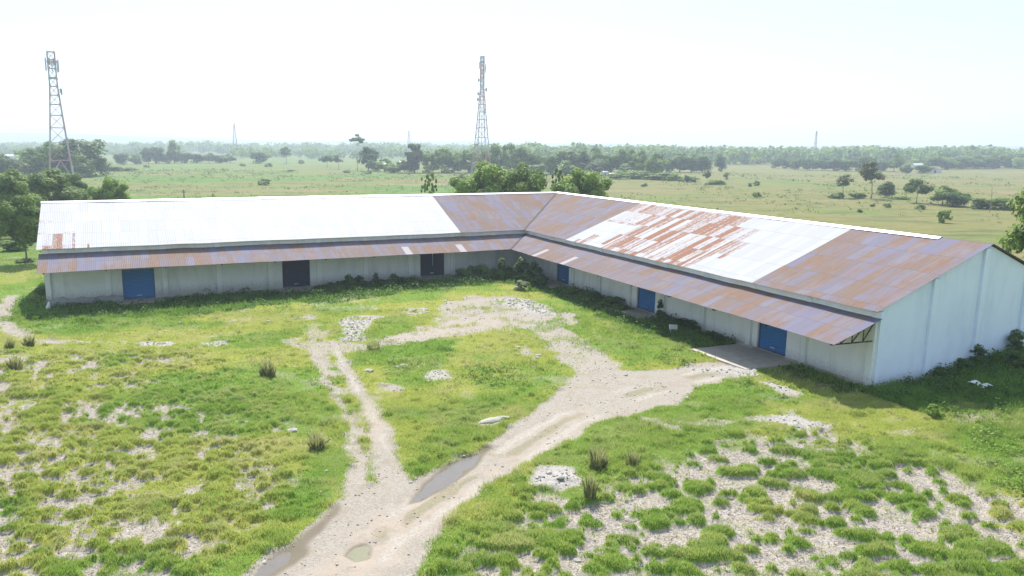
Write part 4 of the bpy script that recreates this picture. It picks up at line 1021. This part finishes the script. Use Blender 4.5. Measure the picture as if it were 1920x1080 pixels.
house(1131, 329, 9, 2.2, 'tiny white hut before the central tree belt, left of its twin'); house(1143, 330, 7, 1.6, 'smaller white hut right of the tiny white hut')
house(1710, 315, 16, 3.2, 'white house among trees at the far right field edge'); house(1738, 321, 24, 2.6, 'brown thatched shed at the far right field edge', M_th)
house(727, 317, 9, 3, 'small white house between the columnar tree and the bamboo'); house(758, 315, 14, 4, 'pale house half hidden left of the bamboo clump', M_hr, -.3); house(736, 290, 14, 5, 'white roofed house in the haze above the small white house')
house(28, 300, 14, 4, 'pale house in the haze near the left edge')
house(1640, 316, 10, 3, 'small pale house in the right woods below the tall sparse tree')

# ------------------------------------------------------------------ poles
M_pole = simple('weathered_pole', (.20, .17, .15), .9, 0, .3)
for px, h_, lb in [(347, 6.0, 'thin weathered pole in the narrow bush behind the left ridge'), (401, 5.2, 'weathered pole standing alone behind the left ridge')]:
    p = D(px, 165); r = empty('pole', p, lb, 'pole'); m = MB(); m.tube([(0, 0, -.4), (0, 0, h_)], [.16, .11], 7); m.build('shaft', M_pole, r); m = MB(); m.bar((-.5, 0, h_-.5), (.5, 0, h_-.5), .12); m.build('crossbar', M_pole, r)
p = D(1855, 190); m = MB(); m.tube([(0, 0, -.3), (.1, 0, 3.2), (-.1, .1, 6.2)], [.09, .07, .05], 6); o = m.build('pole', M_bark2); o.location = [float(v) for v in p]; tag(o, 'bare pale pole before the low rounded tree', 'pole')

# ------------------------------------------------------------------ weeds in clumps, rocks and scraps in the yard
for px, yb, h_, w_ in [(640,537,.9,1.6),(655,538,1.7,1.1),(675,535,1.0,1.7),(704,535,1.3,1.2),(717,535,.9,1.6),(738,534,1.1,1.6),(755,533,.9,1.5),(620,540,.6,1.4),(595,543,.5,1.3)]:
    shrub(px, yb, h_, w_, 'dark', 'dark leafy weed bush against the left wing between the two dark doors', 'weed bushes between the dark doors')
for px, yb, h_, w_ in [(868,527,1.8,1.9),(888,526,2.0,1.8),(905,525,2.2,2.0),(922,524,1.8,1.8),(943,525,2.3,2.2),(960,524,1.9,2.0),(980,530,2.6,2.6),(1000,532,2.2,2.4),(1012,536,1.8,2.0)]:
    shrub(px, yb, h_, w_, 'dark', 'tall dark weed bush filling the inner corner of the warehouse', 'weed bushes in the inner corner')
for px, yb, h_, w_ in [(1238,598,1.6,1.1),(1252,606,1.0,1.5),(1268,612,.8,1.6),(1285,616,.8,1.8),(1298,622,.9,1.4),(1325,634,.7,1.6),(1345,642,.6,1.7)]:
    shrub(px, yb, h_, w_, 'dark', 'dark weed bush along the right wing beyond its middle door', 'weed bushes along the right wing')
for px, yb, h_, w_ in [(1080,556,1.0,2.4),(1110,566,1.1,2.6),(1140,574,1.0,2.6),(1165,582,.9,2.0)]:
    shrub(px, yb, h_, w_, 'mid', 'spreading weed bush between the first two right wing doors', 'weed bushes between the right wing doors')
for px, yb, h_, w_, lb in [(1893,672,1.7,1.7,'big dark round bush against the pale gable wall'),(1835,682,1.2,1.5,'small leafy bush below the second gable pilaster'),(1912,680,1.1,1.7,'leafy bush at the right edge beside the big gable bush'),(1808,686,.9,1.3,'low weeds at the gable foot before its second pilaster'),(1770,700,.9,1.4,'low weeds at the gable foot between pilasters')]:
    shrub(px, yb, h_, w_, 'dark', lb)
shrub(977, 545, 1.3, 1.7, 'pale', 'whitish flowering bush before the inner corner weeds')
shrub(80, 556, 1.6, 1.6, 'mid', 'leafy bush against the left end of the warehouse'); shrub(1750, 782, .8, .9, 'fresh', 'small upright seedling in the grass below the gable')
# tall grass clumps
CL = []
clump_mat = leaf_mat('clump_blades', (.24, .29, .09), (.44, .48, .18), (.46, .40, .24), .55)
def clump(px, yb, h_, w_, label, dark=.2, dry=.35):
    if len(CL) < 3:
        n = 240; a = rng.uniform(0, 6.28, n); rr = np.sqrt(rng.uniform(0, 1, n)); bx, by = rr*.3*np.cos(a), rr*.3*np.sin(a)
        ln = rng.uniform(.55, 1.05, n)*(1.02-.55*rr**2); ph = a+rng.normal(0, .5, n); le = ln*(.08+.5*rr*rng.uniform(.3, 1, n))
        th = rng.uniform(0, 6.28, n); wv_ = rng.uniform(.012, .026, n)[:, None]; sx_ = np.stack([np.cos(th), np.sin(th), 0*th], -1)*wv_
        b_ = np.stack([bx, by, 0*bx-.03], -1); mid_ = b_+np.stack([np.cos(ph)*le*.35, np.sin(ph)*le*.35, ln*.62], -1); tip_ = b_+np.stack([np.cos(ph)*le, np.sin(ph)*le, ln*.95], -1)
        V_ = np.stack([b_-sx_, b_+sx_, mid_+sx_*.7, tip_, mid_-sx_*.7], 1).reshape(-1, 3)
        tn_ = np.clip(rng.normal(dark, .15, n), 0, 1); dv_ = np.clip(rng.normal(dry, .2, n), 0, 1); c_ = np.repeat(np.stack([tn_, dv_, 0*tn_, 0*tn_+1], -1), 5, 0)
        CL.append(np_mesh('grass_clump', V_, np.arange(5*n).reshape(n, 5), {'tint': c_})); CL[-1].materials.append(clump_mat)
    o = bpy.data.objects.new('grass_clump', CL[random.randrange(len(CL))]); col.objects.link(o); p = G(px, yb); o.location = [float(v) for v in p]; o.rotation_euler = (0, 0, random.uniform(0, 6)); o.scale = (w_, w_, h_)
    return tag(o, label, 'grass clump')
clump(503, 706, 1.5, 1.5, 'large upright grey green grass clump left of the track'); clump(595, 842, 1.0, 1.2, 'drooping grass clump close beside the left branch of the track'); clump(1106, 940, 1.25, .8, 'tall narrow grass clump right of the rubble heap')
clump(1121, 878, 1.3, 1.2, 'grass clump behind the rubble heap'); clump(1186, 878, 1.1, .9, 'thin seeding grass clump right of the one behind the rubble heap'); clump(55, 650, 1.3, 1.1, 'upright grass clump left below the warehouse end'); clump(30, 692, 1.2, 1.3, 'round grass clump at the left edge of the yard')
clump(18, 652, 1.0, 1.0, 'small grass clump at the left edge by the footpath'); clump(700, 657, .8, 1.3, 'dark spiky grass clump on the grass island')
M_rock = simple('pale_limestone', (.35, .335, .31), .95, 0, .4, 5); M_white = simple('white_scrap', (.72, .72, .70), .6, 0, .1); M_wood = simple('grey_timber', (.30, .25, .20), .9, 0, .3)
RK = []
def rock(px, yb, s, label='pale rock lying in the grass of the yard', group='pale rocks in the yard', sy=.75, sz=.45):
    s *= .72
    if len(RK) < 4:
        bm = __import__('bmesh').new(); import bmesh
        bmesh.ops.create_icosphere(bm, subdivisions=2, radius=1)
        for v in bm.verts:
            k = .62+.75*fbm(np.array([v.co.x*1.3+len(RK)*9]), np.array([v.co.y*1.3+v.co.z*2.1]), 4, 3)[0]; v.co *= k
        me = bpy.data.meshes.new('rock'); bm.to_mesh(me); bm.free(); me.materials.append(M_rock); RK.append(me)
    o = bpy.data.objects.new('rock', RK[random.randrange(len(RK))]); col.objects.link(o); p = G(px, yb); o.location = [float(p[0]), float(p[1]), float(p[2]+s*sz*.3)]; o.rotation_euler = (0, 0, random.uniform(0, 6)); o.scale = (s, s*sy, s*sz)
    return tag(o, label, 'rock', group)
for px, yb, s in [(338,609,.30),(440,603,.32),(310,621,.2),(345,622,.16),(503,607,.28),(548,810,.4),(552,690,.15),(756,688,.4),(692,697,.42),(745,690,.25),(970,653,.34),(1008,672,.25),(1010,668,.3),(1173,704,.22),(1288,748,.3),(785,690,.16),(490,933,.12),(495,1052,.16),(123,1043,.24),(1082,1052,.2),(965,920,.18),(612,885,.14),(440,1005,.14),(800,588,.3),(840,580,.3),(935,570,.3),(705,583,.45),(835,566,.3),(1010,585,.3),(1385,688,.14),(1335,705,.14),(1290,738,.12),(770,905,.14),(780,898,.12),(870,855,.12),(1050,905,.25),(1030,890,.22),(1015,905,.2),(1120,600,.3),(1000,690,.15)]:
    rock(px, yb, s)
rock(920, 792, .95, 'long flat pale rock slab at the edge of the track island', None, .4, .16).rotation_euler = (0, 0, .5); rock(942, 786, .6, 'small pale slab at the right end of the long flat rock', None, .5, .25)
p = G(1263, 628); m = MB(); m.box((-.35, 0, .25), (.7, 0, 0), (0, .12, 0), (0, 0, .4)); m.box((-.28, .02, -.1), (.05, 0, 0), (0, .05, 0), (0, 0, .345)); m.box((.22, .02, -.1), (.05, 0, 0), (0, .05, 0), (0, 0, .345)); o = m.build('board', M_white); o.location = [float(v) for v in p]; o.rotation_euler = (-.25, .1, .3); tag(o, 'small white board lying in the weeds by the right wing', 'board')
p = G(90, 582); m = MB(); m.tube([(0, 0, -.05), (.04, .02, .28), (.14, 0, .6), (.18, 0, .8)], [.24, .2, .12, .04], 9); o = m.build('sack', M_white, smooth=True); o.location = [float(v) for v in p]; tag(o, 'white sack leaning at the left corner of the warehouse', 'sack')
for dx, dy, a, L_, lb in [(0, 0, .6, 2.0, 'grey timber plank on the middle right ramp'), (.5, -.5, .9, 1.5, 'shorter grey plank beside the longer plank on the ramp')]:
    p = G(1200+dx*20, 589+dy*10); m = MB(); m.box((-L_/2, -.09, 0), (L_, 0, 0), (0, .18, 0), (0, 0, .06)); o = m.build('plank', M_wood); o.location = (float(p[0]), float(p[1]), float(p[2])+.16); o.rotation_euler = (0, .03, -a); tag(o, lb, 'plank')
for px, yb, s_, lb in [(1828,714,.5,'white plastic scrap in the weeds below the gable'),(1850,718,.6,'larger white plastic scrap below the gable bushes')]:
    p = G(px, yb); m = MB(); q = [(math.cos(k)*s_*rng.uniform(.5, 1), math.sin(k)*s_*rng.uniform(.5, 1), rng.uniform(.1, .4)) for k in np.linspace(0, 5.4, 7)]
    for k in range(7): m.quad((0, 0, .45), q[k], q[(k+1) % 7])
    o = m.build('plastic_scrap', M_white); o.location = [float(v) for v in p]; tag(o, lb, 'scrap')

# ------------------------------------------------------------------ haze
m = MB(); m.box((-5400, -400, -14), (10800, 0, 0), (0, 6900, 0), (0, 0, 112)); t = NT('haze'); 
vp = t.n('VolumePrincipled', {'Color': (.76, .88, 1.0), 'Density': .00044, 'Anisotropy': .25}); t.t.links.new(vp.outputs[0], t.out.inputs[1])
hz = m.build('haze', t.m); tag(hz, kind='stuff')
# ------------------------------------------------------------------ camera, sky, sun
cam = bpy.data.cameras.new('camera'); co = bpy.data.objects.new('camera', cam); col.objects.link(co); sc.camera = co
cam.sensor_fit = 'HORIZONTAL'; cam.sensor_width = 36; cam.lens = F/1920*36; cam.clip_start = .1; cam.clip_end = 20000
cam.shift_x = -SX/1920; cam.shift_y = SY/1920
cp, sp_ = math.cos(PITCH), math.sin(PITCH); fwd = Vector((0, cp, sp_)); u0 = Vector((0, -sp_, cp)); x0 = Vector((1, 0, 0))
cr, sr = math.cos(ROLL), math.sin(ROLL)
right = x0*cr + u0*sr; upv = -x0*sr + u0*cr
Mx = Matrix((right, upv, -fwd)).transposed().to_4x4(); Mx.translation = (0, 0, H); co.matrix_world = Mx

SUNV = Vector((-.11, .817, 1.0)).normalized()
w = bpy.data.worlds.new('World'); sc.world = w; w.use_nodes = True; nt = w.node_tree; nt.nodes.clear()
sky = nt.nodes.new('ShaderNodeTexSky'); sky.sky_type = 'NISHITA'; sky.sun_disc = False
sky.sun_elevation = math.asin(SUNV.z); sky.sun_rotation = math.atan2(SUNV.x, SUNV.y)
sky.air_density = 1.0; sky.dust_density = 1.0; sky.ozone_density = 1.0; sky.altitude = 30
hz_ = nt.nodes.new('ShaderNodeMix'); hz_.data_type = 'RGBA'; hz_.inputs[0].default_value = .72      # thin bright haze veil over a clear sky
nt.links.new(sky.outputs[0], hz_.inputs[6]); hz_.inputs[7].default_value = (1.85, 2.28, 2.85, 1)
bg = nt.nodes.new('ShaderNodeBackground'); bg.inputs[1].default_value = .12
wo = nt.nodes.new('ShaderNodeOutputWorld'); nt.links.new(hz_.outputs[2], bg.inputs[0]); nt.links.new(bg.outputs[0], wo.inputs[0])
sl = bpy.data.lights.new('sun', 'SUN'); sl.energy = 3.3; sl.angle = R(.6); sl.color = (1, .955, .88)
so = bpy.data.objects.new('sun', sl); col.objects.link(so); so.rotation_euler = SUNV.to_track_quat('Z', 'Y').to_euler()
so.location = (0, 60, 120)
sc.view_settings.view_transform = 'Standard'; sc.view_settings.look = 'None'; sc.view_settings.exposure = 1.4; sc.view_settings.gamma = 1
sc.cycles.use_denoising = True; sc.cycles.max_bounces = 6; sc.cycles.transparent_max_bounces = 8
